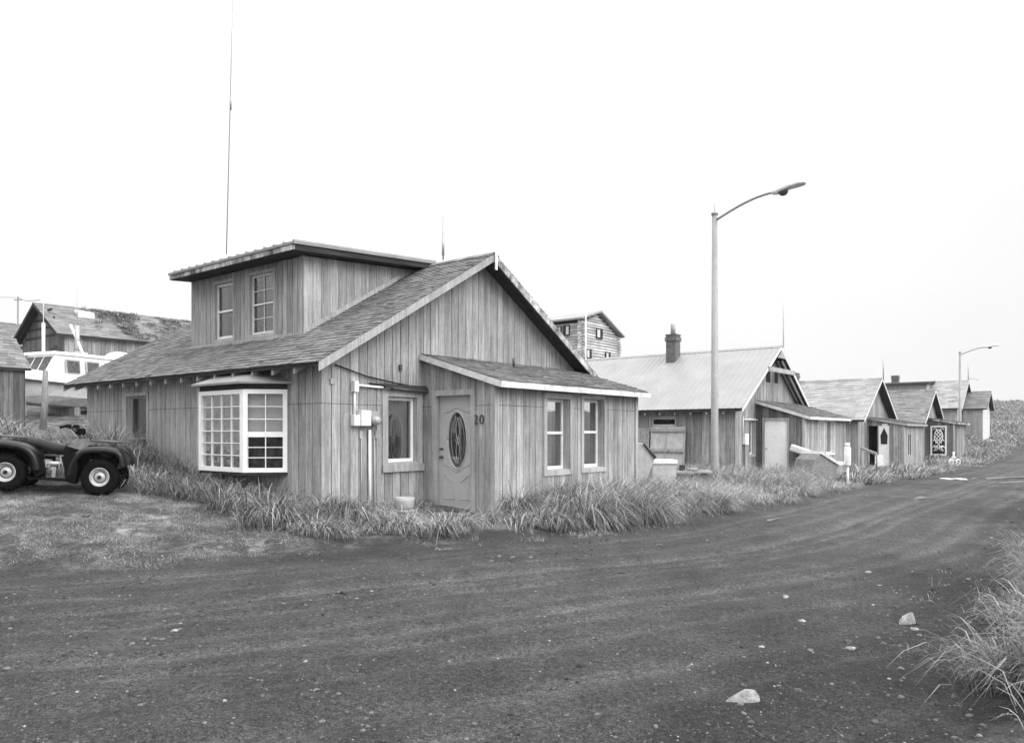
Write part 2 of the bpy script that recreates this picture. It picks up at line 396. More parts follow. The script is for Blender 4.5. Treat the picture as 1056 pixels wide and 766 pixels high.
def window(parent, fr, s0, s1, z0, z1, tw=.09, rc=.09, sash='double', sw=.045, trim='trim', frame='white_old', cover='curtain', cov=1., sillw=0, proud=.045, split=.5, lab=None, grid=None, deep=.5, trimtop=True):
    """casing with reveal, sash frame, pane, curtain, dark room"""
    a0, a1, b0, b1 = s0+tw, s1-tw, z0+tw, z1-(tw if trimtop else 0)
    mb = MB()
    fr.box(mb, s0, a0, z0, z1, .0, proud); fr.box(mb, a1, s1, z0, z1, .0, proud)
    fr.box(mb, a0, a1, z0, b0, .0, proud)
    if trimtop: fr.box(mb, a0, a1, b1, z1, .0, proud)
    for q in ((a0-.002, a0+.012, b0, b1), (a1-.012, a1+.002, b0, b1), (a0+.012, a1-.012, b0-.002, b0+.012), (a0+.012, a1-.012, b1-.012, b1+.002)):
        fr.box(mb, q[0], q[1], q[2], q[3], -rc-.05, -.001)
    # dark room behind
    d = -rc-deep; t = -rc-.051
    mb.quad([fr.p(a0-.3,b0-.2,d), fr.p(a1+.3,b0-.2,d), fr.p(a1+.3,b1+.2,d), fr.p(a0-.3,b1+.2,d)], 1)
    for qa, qb in (((a0-.3,b0-.2),(a1+.3,b0-.2)), ((a1+.3,b0-.2),(a1+.3,b1+.2)), ((a1+.3,b1+.2),(a0-.3,b1+.2)), ((a0-.3,b1+.2),(a0-.3,b0-.2))):
        mb.quad([fr.p(*qa,t), fr.p(*qb,t), fr.p(*qb,d), fr.p(*qa,d)], 1)
    w = mb.build('window', [trim, 'dark'], parent, fix=False)
    if lab: w['label'] = lab
    a0 += .012; a1 -= .012; b0 += .012; b1 -= .012
    fb = MB()
    def rail(x0, x1, y0, y1, t0=-rc-.045, t1=-rc): fr.box(fb, x0, x1, y0, y1, t0, t1)
    rail(a0, a0+sw, b0, b1); rail(a1-sw, a1, b0, b1); rail(a0+sw, a1-sw, b0, b0+sw*1.2); rail(a0+sw, a1-sw, b1-sw, b1)
    if sash == 'double':
        zm = b0+(b1-b0)*split; rail(a0+sw, a1-sw, zm-sw*.5, zm+sw*.5, -rc-.04, -rc+.012)
    if grid:
        nc, nr, gw = grid
        for i in range(1, nc):
            x = a0+sw+(a1-a0-2*sw)*i/nc; rail(x-gw/2, x+gw/2, b0+sw*1.2, b1-sw, -rc-.03, -rc-.006)
        for i in range(1, nr):
            z = b0+sw+(b1-b0-2*sw)*i/nr; rail(a0+sw, a1-sw, z-gw/2, z+gw/2, -rc-.028, -rc-.008)
    fb.build('sash_frame', frame, w, fix=False)
    pb = MB(); fr.box(pb, a0+sw*.5, a1-sw*.5, b0+sw*.5, b1-sw*.5, -rc-.024, -rc-.019); pb.build('pane', 'glass', w, fix=False)
    if cover:
        cb = MB(); n = 26; parts = [(a0, a0+(a1-a0)*cov)] if isinstance(cov, float) else [(a0+(a1-a0)*p, a0+(a1-a0)*q) for p, q in cov]
        for x0, x1 in parts:
            pr = []
            for i in range(n+1):
                x = x0+(x1-x0)*i/n; t = -rc-.12+.02*math.sin(i*1.9+R.random())
                pr.append((x, t))
            for (xa, ta), (xb, tb) in zip(pr[:-1], pr[1:]): cb.quad([fr.p(xa,b0,ta), fr.p(xb,b0,tb), fr.p(xb,b1,tb), fr.p(xa,b1,ta)], 0, True)
        cb.build('curtain', cover, w, fix=False)
    if sillw:
        sb = MB(); fr.box(sb, s0-.03, s1+.03, z0-.001-.04, z0-.001, 0, sillw); sb.build('sill', trim, w, fix=False)
    return w
def hole(s0, s1, z0, z1, tw=.09): return (s0+tw*.55, s1-tw*.55, z0+tw*.55, z1-tw*.55)

class House:
    def __init__(s, name, label, ox, oy, rz, hw, L, ze, slope, eo=.35, oh=.4, th=.11, cat='house', group=None, rightL=None):
        s.o = empty(name, (ox, oy, 0), rz, label, cat, group)
        s.O = np.array([ox, oy]); s.rz = rz; s.ex = np.array([math.cos(rz), math.sin(rz)]); s.ey = np.array([-math.sin(rz), math.cos(rz)])
        s.hw, s.L, s.ze, s.sl, s.eo, s.oh, s.th = hw, L, ze, slope, eo, oh, th
        s.za = ze+slope*(hw+eo)
        s.fg = Fr((0,0), (1,0), (0,-1)); s.fl = Fr((0,0), (0,1), (-1,0)); s.fr = Fr((2*hw,0), (0,1), (1,0)); s.fb = Fr((0,L), (1,0), (0,1))
    def roof(s, x): return s.ze+s.sl*(min(x, 2*s.hw-x)+s.eo)
    def px(s, wall, px, py, off=0.):
        """point of a wall plane seen at a photo pixel -> (s, z)"""
        r = np.array([(px-CX)/F, 1.]); o = -s.O
        if wall in 'xX': k = (off-o@s.ex)/(r@s.ex); q = k*r+o; return q@s.ey, EYE+(HY-py)/F*k
        k = (off-o@s.ey)/(r@s.ey); q = k*r+o; return q@s.ex, EYE+(HY-py)/F*k
    def rect(s, wall, off, x0, x1, y0, y1):
        (a, za), (b, zb) = s.px(wall, x0, y0, off), s.px(wall, x1, y0, off)
        (c, zc), (d, zd) = s.px(wall, x0, y1, off), s.px(wall, x1, y1, off)
        return min(a, b), max(a, b), (zc+zd)/2, (za+zb)/2
    def walls(s, zb, hg=(), hl=(), hr=(), mat='siding', w=.197, mats=None, rag=0.):
        ro = lambda x: s.roof(x)-s.th-.02
        for nm, fr, s1, zt, h, mt in (('gable_wall', s.fg, 2*s.hw, ro, hg, 0), ('side_wall', s.fl, s.L, ro(0), hl, 1), ('side_wall', s.fr, s.L, ro(0), hr, 1), ('gable_wall', s.fb, 2*s.hw, ro, (), 0)):
            mb = MB()
            plank_wall(mb, fr, (.0 if nm == 'gable_wall' else .001), s1, zb, zt, h, w, rag=rag)
            mb.build(nm, [mats[mt] if mats else mat, 'gap'], s.o, fix=False)
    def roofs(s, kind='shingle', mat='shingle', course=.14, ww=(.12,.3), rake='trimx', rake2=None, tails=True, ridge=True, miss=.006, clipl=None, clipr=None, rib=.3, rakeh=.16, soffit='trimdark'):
        hw, L, oh, eo, th = s.hw, s.L, s.oh, s.eo, s.th
        sl = math.hypot(1, s.sl); gl = (hw+eo)*sl
        r = MB()
        for sg in (0, 1):
            X = (lambda x: x) if sg == 0 else (lambda x: 2*hw-x)
            r.hexa([(X(-eo),-oh,s.ze-th), (X(-eo),L+oh,s.ze-th), (X(hw),L+oh,s.za-th), (X(hw),-oh,s.za-th), (X(-eo),-oh,s.ze), (X(-eo),L+oh,s.ze), (X(hw),L+oh,s.za), (X(hw),-oh,s.za)], 0)
        roof = r.build('roof', ['deck'], s.o)
        for sg, clip in ((0, clipl), (1, clipr)):
            c = MB(); P = (-eo-.03, -oh-.03, s.ze-.03*s.sl) if sg == 0 else (2*hw+eo+.03, -oh-.03, s.ze-.03*s.sl)
            g = Vector((1 if sg == 0 else -1, 0, s.sl)).normalized(); n = Vector((-s.sl if sg == 0 else s.sl, 0, 1)).normalized(); e = Vector((0,1,0))
            if kind == 'shingle':
                shingles(c, P, e, g, n, L+2*oh+.06, gl+.04, course, ww, miss=miss, clip=clip)
                c.build('shingles', mat, roof)
            else:
                P = Vector(P)+n*.006; Lr = L+2*oh+.06
                c.hexa([P, P+e*Lr, P+e*Lr+g*(gl+.04), P+g*(gl+.04), P+n*.01, P+e*Lr+n*.01, P+e*Lr+g*(gl+.04)+n*.01, P+g*(gl+.04)+n*.01])
                x = .02
                while x < Lr:
                    q = P+e*x+n*.0102; c.hexa([q-e*.02, q+e*.02, q+e*.02+g*(gl+.03), q-e*.02+g*(gl+.03), q-e*.006+n*.016, q+e*.006+n*.016, q+e*.006+n*.016+g*(gl+.03), q-e*.006+n*.016+g*(gl+.03)]); x += rib
                c.build('metal_sheet', mat, roof)
        if ridge:
            c = MB(); y = -oh-.04
            while y < L+oh:
                y2 = min(y+(.25 if kind == 'shingle' else 3), L+oh+.04); z = s.za+.028+R.uniform(0,.005)
                for sg in (-1, 1): c.hexa([(hw,y,z), (hw,y2,z), (hw+sg*.13,y2,z-.13*s.sl), (hw+sg*.13,y,z-.13*s.sl), (hw,y,z+.012), (hw,y2,z+.012), (hw+sg*.13,y2,z+.012-.13*s.sl), (hw+sg*.13,y,z+.012-.13*s.sl)])
                y = y2+.004
            c.build('ridge_cap', mat, roof)
        # barge boards front and back
        for yy in (-oh-.032, L+oh+.002):
            for sg in (0, 1):
                X = (lambda x: x) if sg == 0 else (lambda x: 2*hw-x)
                b = MB(); x0, x1 = -eo-.01, hw-.001
                z0, z1 = s.ze-.01*s.sl+.0, s.za
                b.hexa([(X(x0),yy,z0-rakeh), (X(x0),yy+.03,z0-rakeh), (X(x1),yy+.03,z1-rakeh), (X(x1),yy,z1-rakeh), (X(x0),yy,z0-.004), (X(x0),yy+.03,z0-.004), (X(x1),yy+.03,z1-.004), (X(x1),yy,z1-.004)])
                b.build('barge_board', (rake2 if (sg and rake2) else rake), s.o)
        for sg in (0, 1):       # soffit boards under front overhang, eave shade painted in as near-black
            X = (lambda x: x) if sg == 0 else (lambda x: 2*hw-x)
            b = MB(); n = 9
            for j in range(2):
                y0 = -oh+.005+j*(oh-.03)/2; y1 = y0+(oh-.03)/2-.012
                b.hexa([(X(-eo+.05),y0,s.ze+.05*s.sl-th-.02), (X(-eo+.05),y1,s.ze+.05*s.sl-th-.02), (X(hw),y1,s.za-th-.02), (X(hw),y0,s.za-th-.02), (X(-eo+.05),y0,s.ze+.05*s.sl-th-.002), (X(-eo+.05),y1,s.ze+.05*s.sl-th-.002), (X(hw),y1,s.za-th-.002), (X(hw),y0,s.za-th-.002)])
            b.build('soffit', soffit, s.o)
        if tails:
            y = .25
            while y < L:
                for sg in ((0, 1)):
                    X = (lambda x: x) if sg == 0 else (lambda x: 2*hw-x)
                    b = MB(); xs = -eo+.02; h0 = .10; h1 = .15
                    zt = lambda x: s.ze+s.sl*(x+eo)-th-.003
                    xe = -.0
                    b.hexa([(X(xs),y,zt(xs)-h0), (X(xs),y+.045,zt(xs)-h0), (X(xe-.022),y+.045,zt(xe)-h1), (X(xe-.022),y,zt(xe)-h1), (X(xs),y,zt(xs)), (X(xs),y+.045,zt(xs)), (X(xe-.022),y+.045,zt(xe)), (X(xe-.022),y,zt(xe))])
                    if sg == 0: b.build('rafter_tail', 'trim', s.o)
                y += .6
        return roof
    def porch(s, a0, a1, dp, zhi, zlo, ovl=.15, ovr=.18, ovf=.25, hs=(), hf=(), zb=-.4, mat='siding', mats=None, roofmat='shingle_porch', fmat='fascia', w=.197, corner='trim', course=.13, nofront=False, fh=.085):
        s.pa0, s.pa1, s.dp = a0, a1, dp
        s.ps = Fr((a0,-dp), (0,1), (-1,0)); s.pf = Fr((a0,-dp), (1,0), (0,-1)); s.pr = Fr((a1,-dp), (0,1), (1,0))
        k = (zhi-zlo)/(dp+ovf); zt = lambda t: zlo+k*(t+ovf)-.10
        p1, p2 = (mats or (mat, mat))
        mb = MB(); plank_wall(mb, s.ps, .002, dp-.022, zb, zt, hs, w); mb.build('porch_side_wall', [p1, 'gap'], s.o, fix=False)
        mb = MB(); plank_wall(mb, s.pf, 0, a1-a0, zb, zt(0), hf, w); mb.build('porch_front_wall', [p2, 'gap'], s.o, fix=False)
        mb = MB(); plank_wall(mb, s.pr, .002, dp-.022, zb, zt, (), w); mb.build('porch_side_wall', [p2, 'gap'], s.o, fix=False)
        # corner boards
        for x, sg in ((a0, -1), (a1, 1)):
            c = MB(); xa, xb = sorted((x+sg*.024, x+sg*.05)); c.box(xa, xb, -dp-.05, -dp+.05, zb, zt(0)-.005)
            xa, xb = sorted((x+sg*.024, x-sg*.06)); c.box(xa, xb, -dp-.05, -dp-.024, zb, zt(0)-.008); c.build('corner_board', corner, s.o)
        X0, X1, Y0, Y1 = a0-ovl, a1+ovr, -dp-ovf, -.024
        zz = lambda y: zlo+k*(y-Y0)
        r = MB(); r.hexa([(X0,Y0,zlo-.08), (X1,Y0,zlo-.08), (X1,Y1,zz(Y1)-.08), (X0,Y1,zz(Y1)-.08), (X0,Y0,zlo), (X1,Y0,zlo), (X1,Y1,zz(Y1)), (X0,Y1,zz(Y1))])
        rf = r.build('porch_roof', 'deck', s.o)
        c = MB(); g = Vector((0,1,k)).normalized(); n = Vector((0,-k,1)).normalized()
        shingles(c, (X0-.02, Y0-.03, zlo-.03*k), Vector((1,0,0)), g, n, X1-X0+.04, math.hypot(Y1-Y0, zz(Y1)-zlo)+.02, course, (.1,.3), th=.018, miss=.02)
        c.build('shingles', roofmat, rf)
        fm = MB(); fm.box(X0-.026, X1+.026, Y0-.026, Y0-.001, zlo-fh-.03, zlo-.006); fm.build('fascia', fmat, rf)
        for xa in (X0-.026, X1+.001):
            fm = MB(); fm.hexa([(xa,Y0,zlo-fh-.03), (xa+.025,Y0,zlo-fh-.03), (xa+.025,Y1,zz(Y1)-fh-.03), (xa,Y1,zz(Y1)-fh-.03), (xa,Y0,zlo-.006), (xa+.025,Y0,zlo-.006), (xa+.025,Y1,zz(Y1)-.006), (xa,Y1,zz(Y1)-.006)]); fm.build('fascia', fmat, rf)
        return rf
    def corner(s, zb, mat='trim'):
        zt = s.roof(0)-s.th-.03
        c = MB(); c.box(-.024-.02, -.0245, -.045, .05, zb, zt); c.box(-.0445, .055, -.045, -.0245, zb, zt-.005); c.build('corner_board', mat, s.o)

def thin_rod(name, x, y, z0, z1, r, label, cat='antenna', extra=None, mat='galv', lean=(0,0)):
    m = MB(); m.tube([(0,0,0), (lean[0]*.5, lean[1]*.5, (z1-z0)*.5), (lean[0], lean[1], z1-z0)], [r, r, r], 6)
    if extra: extra(m)
    o = m.build(name, mat); o.location = (x, y, z0); tag(o, label, cat); return o
def W(px, py, D): return ((px-CX)/F*D, D, EYE+(HY-py)/F*D)
# ================================================================ HOUSE 1 (the near one)
h1 = House('board_house', 'large near house of weathered boards with a shed dormer and white grid bay window', C0[0], C0[1], ANG, 3.92, 8.8, 2.72, .576, th=.07, group='board houses along the dirt road')
PA0, PA1, DP = 2.355, 7.28, 1.73
sw = h1.rect('y', 0, 393, 439, 402, 484); sw = (sw[0], min(sw[1], PA0-.08), sw[2], sw[3])     # small window on gable
lw = h1.rect('x', 0, 130.5, 154.5, 405, 470); lw = (lw[0], lw[1], 0.5, lw[3])
by0, by1 = .9, 3.29
h1.walls(-.5, hg=[hole(*sw, .13)], hl=[hole(*lw, .07), (by0+.05, by1-.05, .98, 2.27)])
def in_dormer(y, g):       # cut of the main shingles under the dormer (y from the front edge along ridge; g up slope)
    x = -.38+g/math.hypot(1, .576); yy = y-.43
    return 1.70 < yy < 5.6 and x > .92
h1.roofs('shingle', 'shingle', .125, (.1,.26), rake='trim', rake2='fascia_old', clipl=in_dormer, rakeh=.15)
h1.corner(-.5, 'siding')
wd = window(h1.o, h1.fg, *sw, tw=.13, rc=.06, sash='single', sw=.05, trim='trim', frame='white', cover='curtain_mid', cov=1., sillw=.0, lab='small window in a deep box frame with a dark curtain')
m = MB(); h1.fg.box(m, sw[0]-.02, sw[1]+.05, sw[3]+.003, sw[3]+.05, .02, .14); h1.fg.box(m, sw[0]-.3, sw[1]+.06, sw[3]+.053, sw[3]+.085, .021, .10); m.build('drip_cap', 'trimdark', wd)
m = MB(); h1.fg.box(m, sw[0]-.01, sw[1]+.03, sw[2]-.03, sw[2]+.1, .046, .07); m.build('sill', 'trim', wd)
window(h1.o, h1.fl, *lw, tw=.07, rc=.07, sash='double', sw=.03, trim='trim', frame='trim', cover='blind', cov=1., lab='narrow side window with a pale blind')
# ---- bay window
bay = MB()
def bp(s_, a): return (-a, s_)
Z0, Z1 = .925, 2.335
pts = [(-.024, .88), (-.54, 1.40), (-.54, 2.80), (-.024, 3.31)]
bayo = MB(); bayh = MB()
# apron (planks box under and above), floor and head
for z0, z1, mb_ in ((Z0-.05, Z0-.001, bayo), (Z1+.001, Z1+.09, bayh)):
    mb_.prism([(p[0], p[1]) for p in pts], (0,0,z0), (1,0,0), (0,1,0), (0,0,1), z1-z0)
bw = bayo.build('bay_window', 'trimdark', h1.o); bayh.build('bay_head', 'trimdark', bw); bw['label'] = 'angled bay window with white frames and many small panes'
def bay_face(p, q, kind):
    e = Vector((q[0]-p[0], q[1]-p[1], 0)); Ln = e.length; e.normalize(); n = Vector((-e.y, e.x, 0))
    if n.x > 0: n = -n
    fr = Fr((p[0], p[1]), (e.x, e.y), (n.x, n.y)); m = MB(); g = MB(); fw = .075
    fr.box(m, 0, fw, Z0, Z1, -.05, .02); fr.box(m, Ln-fw, Ln, Z0, Z1, -.05, .02)
    fr.box(m, fw, Ln-fw, Z0, Z0+fw, -.05, .02); fr.box(m, fw, Ln-fw, Z1-fw, Z1, -.05, .02)
    x0, x1, y0, y1 = fw, Ln-fw, Z0+fw, Z1-fw
    if kind == 'sash':
        zm = (y0+y1)/2-.06; fr.box(m, x0, x1, zm-.045, zm+.045, -.045, .0)
        rows = [zm+.045+(y1-zm-.045)*i/3 for i in (1,2)]+[y0+(zm-.045-y0)*i/3 for i in (1,2)]; cols = [x0+(x1-x0)/2]
    else:
        rows = [y0+(y1-y0)*i/6 for i in range(1,6)]; cols = [x0+(x1-x0)*i/4 for i in range(1,4)]
    for z in rows: fr.box(m, x0, x1, z-.007, z+.007, -.03, -.008)
    for c in cols: fr.box(m, c-.007, c+.007, y0, y1, -.029, -.007)
    fo = m.build('bay_frame', 'white', bw, fix=False)
    g.quad([fr.p(x0-.01,y0-.01,-.03), fr.p(x1+.01,y0-.01,-.03), fr.p(x1+.01,y1+.01,-.03), fr.p(x0-.01,y1+.01,-.03)]); g.build('pane', 'glass', bw, fix=False)
    return fr, x0, x1, y0, y1
f1 = bay_face(pts[0], pts[1], 'sash'); f2 = bay_face(pts[1], pts[2], 'grid'); f3 = bay_face(pts[2], pts[3], 'sash')
c = MB(); n = 60      # lace curtain behind centre panel and a blind in the upper sash
for i in range(n):
    s0, s1 = .08+i*1.24/n, .08+(i+1)*1.24/n; t0 = -.16+.018*math.sin(i*.9)+.01*math.sin(i*2.7); t1 = -.16+.018*math.sin(i*.9+.9)+.01*math.sin(i*2.7+2.7)
    if not .82 < s0 < .93: c.quad([f2[0].p(s0,1.0,t0), f2[0].p(s1,1.0,t1), f2[0].p(s1,2.26,t1), f2[0].p(s0,2.26,t0)], 0, True)
c.build('lace_curtain', 'curtain', bw, fix=False)
c = MB(); c.quad([f1[0].p(.08,1.60,-.1), f1[0].p(.66,1.60,-.1), f1[0].p(.66,2.26,-.1), f1[0].p(.08,2.26,-.1)]); c.build('blind', 'blind', bw, fix=False)
c = MB(); c.quad([f1[0].p(.06,.98,-.22), f1[0].p(.68,.98,-.22), f1[0].p(.68,1.60,-.22), f1[0].p(.06,1.60,-.22)]); c.build('dim_screen', 'shade_pane', bw, fix=False)
c = MB(); c.box(.35, .37, .6, 3.6, .7, 2.6); c.box(0.0, .37, .6, .62, .7, 2.6); c.box(0.0, .37, 3.6, 3.62, .7, 2.6); c.box(.0, .37, .62, 3.6, .68, .7); c.box(.0, .37, .62, 3.6, 2.6, 2.62); c.build('room_lining', 'dark', bw)
# bay roof
r = MB(); ov = [(-.024,.70), (-.66,1.33), (-.66,2.88), (-.024,3.5)]; zt = Z1+.092
top = [(-.024,1.3), (-.18,1.6), (-.18,2.6), (-.024,2.9)]
k = len(r.v)
r.loft([[(p[0],p[1],zt) for p in ov], [(p[0],p[1],zt+.035) for p in ov], [(p[0],p[1],zt+.23) for p in top]], sm=False, cap=True)
r.build('bay_roof', 'metaldark', bw)
# ---- porch
hd = h1.rect('x', PA0, 447, 491, 402, 524); dw = (hd[0], min(hd[1], DP-.1), .22, hd[3])
W1 = h1.rect('y', -DP, 559.4, 589.2, 405.5, 489.8); W2 = h1.rect('y', -DP, 598, 624, 407, 486.6)
S = lambda r: (r[0]-PA0, r[1]-PA0, r[2], r[3])
dS = (dw[0]+DP, dw[1]+DP, dw[2], dw[3])
h1.porch(PA0, PA1, DP, 3.08, 2.49, ovl=.12, ovr=.2, ovf=.25, hs=[(dS[0]+.06, dS[1]-.05, dS[2]-.1, dS[3]-.06)], hf=[hole(*S(W1)), hole(*S(W2))])
window(h1.o, h1.pf, *S(W1), tw=.1, rc=.12, sash='double', sw=.05, cover='blind', cov=[(0,.72)], split=.52, lab='front window nearest the porch corner, blind drawn', frame='white_old')
window(h1.o, h1.pf, *S(W2), tw=.09, rc=.12, sash='double', sw=.05, cover='curtain', cov=[(0,.5),(.8,1)], split=.52, lab='front window farther from the porch corner, half curtained', frame='white_old')
# ---- ornate door in porch side
fr = h1.ps; d0, d1, dz0, dz1 = dS
jamb = MB(); fw = .1
fr.box(jamb, d0, d0+fw, dz0-.05, dz1, -.0, .045); fr.box(jamb, d1-fw, d1, dz0-.05, dz1, 0, .045); fr.box(jamb, d0+fw, d1-fw, dz1-fw, dz1, 0, .045)
fr.box(jamb, d0+fw-.03, d0+fw, dz0-.05, dz1-fw, -.16, -.001); fr.box(jamb, d1-fw, d1-fw+.03, dz0-.05, dz1-fw, -.16, -.001); fr.box(jamb, d0+fw, d1-fw, dz1-fw, dz1-fw+.03, -.16, -.001)
fr.box(jamb, d0-.02, d1+.02, dz0-.1, dz0-.051, -.16, .12)
fr.box(jamb, d0+.02, d1-.02, dz0-.1, dz1-.02, -.5, -.49, 1)
jo = jamb.build('door_frame', ['trim', 'dark'], h1.o, fix=False)
L0, L1 = d0+fw, d1-fw; lw_ = L1-L0; cx = (L0+L1)/2; t0, t1 = -.12, -.075
zc = dz0+1.24; ra, rb = lw_*.265, .50
lf = MB(); n = 40
# leaf = ring of quads around an oval hole
el = [(cx+ra*math.cos(2*math.pi*i/n), zc+rb*math.sin(2*math.pi*i/n)) for i in range(n)]
def outer(i):
    a = 2*math.pi*i/n; c_, s_ = math.cos(a), math.sin(a); hx = lw_/2; hzp = dz1-fw-zc; hzn = zc-dz0
    k = 1e9
    if abs(c_) > 1e-6: k = min(k, hx/abs(c_))
    if s_ > 1e-6: k = min(k, hzp/s_)
    if s_ < -1e-6: k = min(k, hzn/-s_)
    return (cx+k*c_, zc+k*s_)
ou = [outer(i) for i in range(n)]
cor = [(L1,dz1-fw),(L0,dz1-fw),(L0,dz0),(L1,dz0)]
for i in range(n):
    j = (i+1) % n; a, b = ou[i], ou[j]
    lf.quad([fr.p(*el[i],t1), fr.p(*el[j],t1), fr.p(*b,t1), fr.p(*a,t1)])
    lf.quad([fr.p(*el[i],t1), fr.p(*el[j],t1), fr.p(*el[j],t0), fr.p(*el[i],t0)])
    if abs(a[0]-b[0]) > 1e-4 and abs(a[1]-b[1]) > 1e-4:
        q = min(cor, key=lambda c: (c[0]-(a[0]+b[0])/2)**2+(c[1]-(a[1]+b[1])/2)**2); lf.quad([fr.p(*a,t1), fr.p(*b,t1), fr.p(*q,t1)])
leaf = lf.build('door', 'doorgrey', h1.o, fix=False); leaf['label'] = 'moulded front door with an oval leaded glass'
g = MB(); g.prism([(p[0]-cx, p[1]) for p in el], fr.p(cx, 0, -.1), fr.e, (0,0,1), fr.n, .004); g.build('oval_pane', 'glass', leaf, fix=False)
g = MB(); g.prism([((p[0]-cx)*1.05, (p[1]-zc)*1.05+zc) for p in el], fr.p(cx, 0, -.14), fr.e, (0,0,1), fr.n, .01); g.build('glass_backing', 'curtain_dark', leaf, fix=False)
g = MB()
def P(x, z, t=-.07): return fr.p(cx+x, z, t)
g.tube([P(ra*1.06*math.cos(a), zc+rb*1.04*math.sin(a)) for a in [i*math.pi/20 for i in range(41)]], .012, 6)
def curve(fn, n=20, r=.008): g.tube([P(*fn(i/n)) for i in range(n+1)], r, 6)
hw_ = lw_*.38
curve(lambda t: ((t-.5)*2*hw_, zc+rb+.01+.085*math.exp(-((t-.5)*4.4)**2)-.0))
curve(lambda t: ((t-.5)*2*hw_, zc-rb+.06-.13*math.exp(-((t-.5)*3.8)**2)))
for sg in (-1, 1):
    curve(lambda t: (sg*(hw_-t*hw_*.72), zc-rb-.12-.13*t*t*(3-2*t)))
    curve(lambda t: (sg*hw_, zc-rb-.12-.45*t)); curve(lambda t: (sg*(hw_-t*hw_*.8), zc-rb-.57)); curve(lambda t: (sg*hw_*.2, zc-rb-.25-.32*t))
    curve(lambda t: (sg*hw_, zc+rb-.05-.9*t), r=.005)
g.build('moulding', 'doorgrey', leaf)
g = MB()
for ph in (0, math.pi):
    g.tube([P(.055*math.sin(t*math.pi*2+ph)*(1-abs(t-.5)), zc-rb*.85+t*rb*1.7, -.093) for t in [i/24 for i in range(25)]], .006, 5)
g.tube([P(.0+.045*math.cos(a), zc+.07*math.sin(a), -.093) for a in [i*math.pi/8 for i in range(17)]], .006, 5)
g.tube([P(.7*ra*math.cos(a), zc+.82*rb*math.sin(a), -.093) for a in [i*math.pi/16 for i in range(33)]], .004, 5)
g.build('leading', 'alu', leaf)
ks = L1-.06
for z, r_, nm_ in ((dz0+.93, .028, 'door_knob'), (dz0+1.08, .022, 'deadbolt')):
    g = MB(); q = fr.p(ks, z, t1); g.lathe([(0,0),(r_*1.1,.0),(r_*1.1,.008),(r_*.4,.01),(r_*.4,.035),(r_,.045),(r_*.9,.065),(0,.07)], q, fr.n, 14); g.build(nm_, 'steel_dark', leaf)
# house number 20
cu = bpy.data.curves.new('num', 'FONT'); cu.body = '20'; cu.size = .235; cu.extrude = .008; cu.space_character = 1.15
tmp = bpy.data.objects.new('tmpnum', cu); COL.objects.link(tmp); bpy.context.view_layer.update()
me = bpy.data.meshes.new_from_object(tmp); COL.objects.unlink(tmp); bpy.data.objects.remove(tmp)
me.materials.clear(); me.materials.append(M['steel_dark'])
no = bpy.data.objects.new('house_number', me); COL.objects.link(no); no.parent = h1.o
n0 = h1.px('x', 489.5, 437, PA0); no.location = (PA0-.034, n0[0], n0[1]); no.rotation_euler = (math.pi/2, 0, -math.pi/2)
# ---- dormer
dz = MB(); DA, DB0, DB1 = .869, 1.657, 5.646
df = Fr((DA,0), (0,1), (-1,0)); dc = Fr((DA,DB0), (1,0), (0,-1)); dc2 = Fr((DA,DB1), (1,0), (0,1))
zf = h1.px('x', 313, 264, DA)[1]
ze_top = zf+.0; kd = (5.22-(zf+.12))/(3.92-DA)
dw1 = h1.rect('x', DA, 221, 243, 289, 356); dw2 = h1.rect('x', DA, 257, 285, 279, 351)
zb_ = h1.roof(DA)
dw1 = (dw1[0], dw1[1], zb_+.06, dw1[3]); dw2 = (dw2[0], dw2[1], zb_+.06, dw2[3])
m = MB(); plank_wall(m, df, DB0, DB1, zb_-.05, zf, [hole(*dw1,.06), hole(*dw2,.06)], .16); m.build('dormer_wall', ['siding', 'gap'], h1.o, fix=False)
for q in (dc, dc2):
    m = MB(); x = 0; w = .197; X1 = 3.92-DA
    while x < X1-.02:
        xb = min(x+w, X1); za = lambda t: h1.roof(DA+t)-.03; zt = lambda t: zf+kd*t+.0
        if zt(x) > za(x)+.02:
            o_ = .02+R.uniform(-.002,.003); a_, b_ = x+.004, xb-.004; zbb = max(zt(b_), za(b_)+.001)
            m.hexa([q.p(a_,za(a_),0), q.p(b_,za(b_),0), q.p(b_,za(b_),o_), q.p(a_,za(a_),o_), q.p(a_,zt(a_),0), q.p(b_,zbb,0), q.p(b_,zbb,o_), q.p(a_,zt(a_),o_)], 0)
            m.hexa([q.p(x,za(x),-.03), q.p(xb,za(xb),-.03), q.p(xb,za(xb),-.004), q.p(x,za(x),-.004), q.p(x,zt(x),-.03), q.p(xb,max(zt(xb),za(xb)+.001),-.03), q.p(xb,max(zt(xb),za(xb)+.001),-.004), q.p(x,zt(x),-.004)], 1)
        x = xb
    m.build('dormer_wall', ['siding', 'gap'], h1.o, fix=False)
window(h1.o, df, *dw1, tw=.06, rc=.03, sash='double', sw=.045, proud=.03, cover='blind', cov=[(0,.45),(.7,1)], deep=.4, lab='dormer window farther back')
window(h1.o, df, *dw2, tw=.06, rc=.03, sash='double', sw=.03, proud=.03, cover='blind', cov=[(0,.6)], deep=.4, grid=(2,4,.012), lab='dormer window with small panes')
c = MB(); df.box(c, DB0-.045, DB0+.06, zb_-.02, zf, .024, .045); c.box(DA-.045, DA+.06, DB0-.045, DB0-.0245, zb_-.02, zf-.005); c.build('corner_board', 'trim', h1.o)
c = MB(); df.box(c, DB0-.03, DB1, zb_-.03, zb_+.05, .046, .062)
sl_ = lambda x: h1.roof(x)
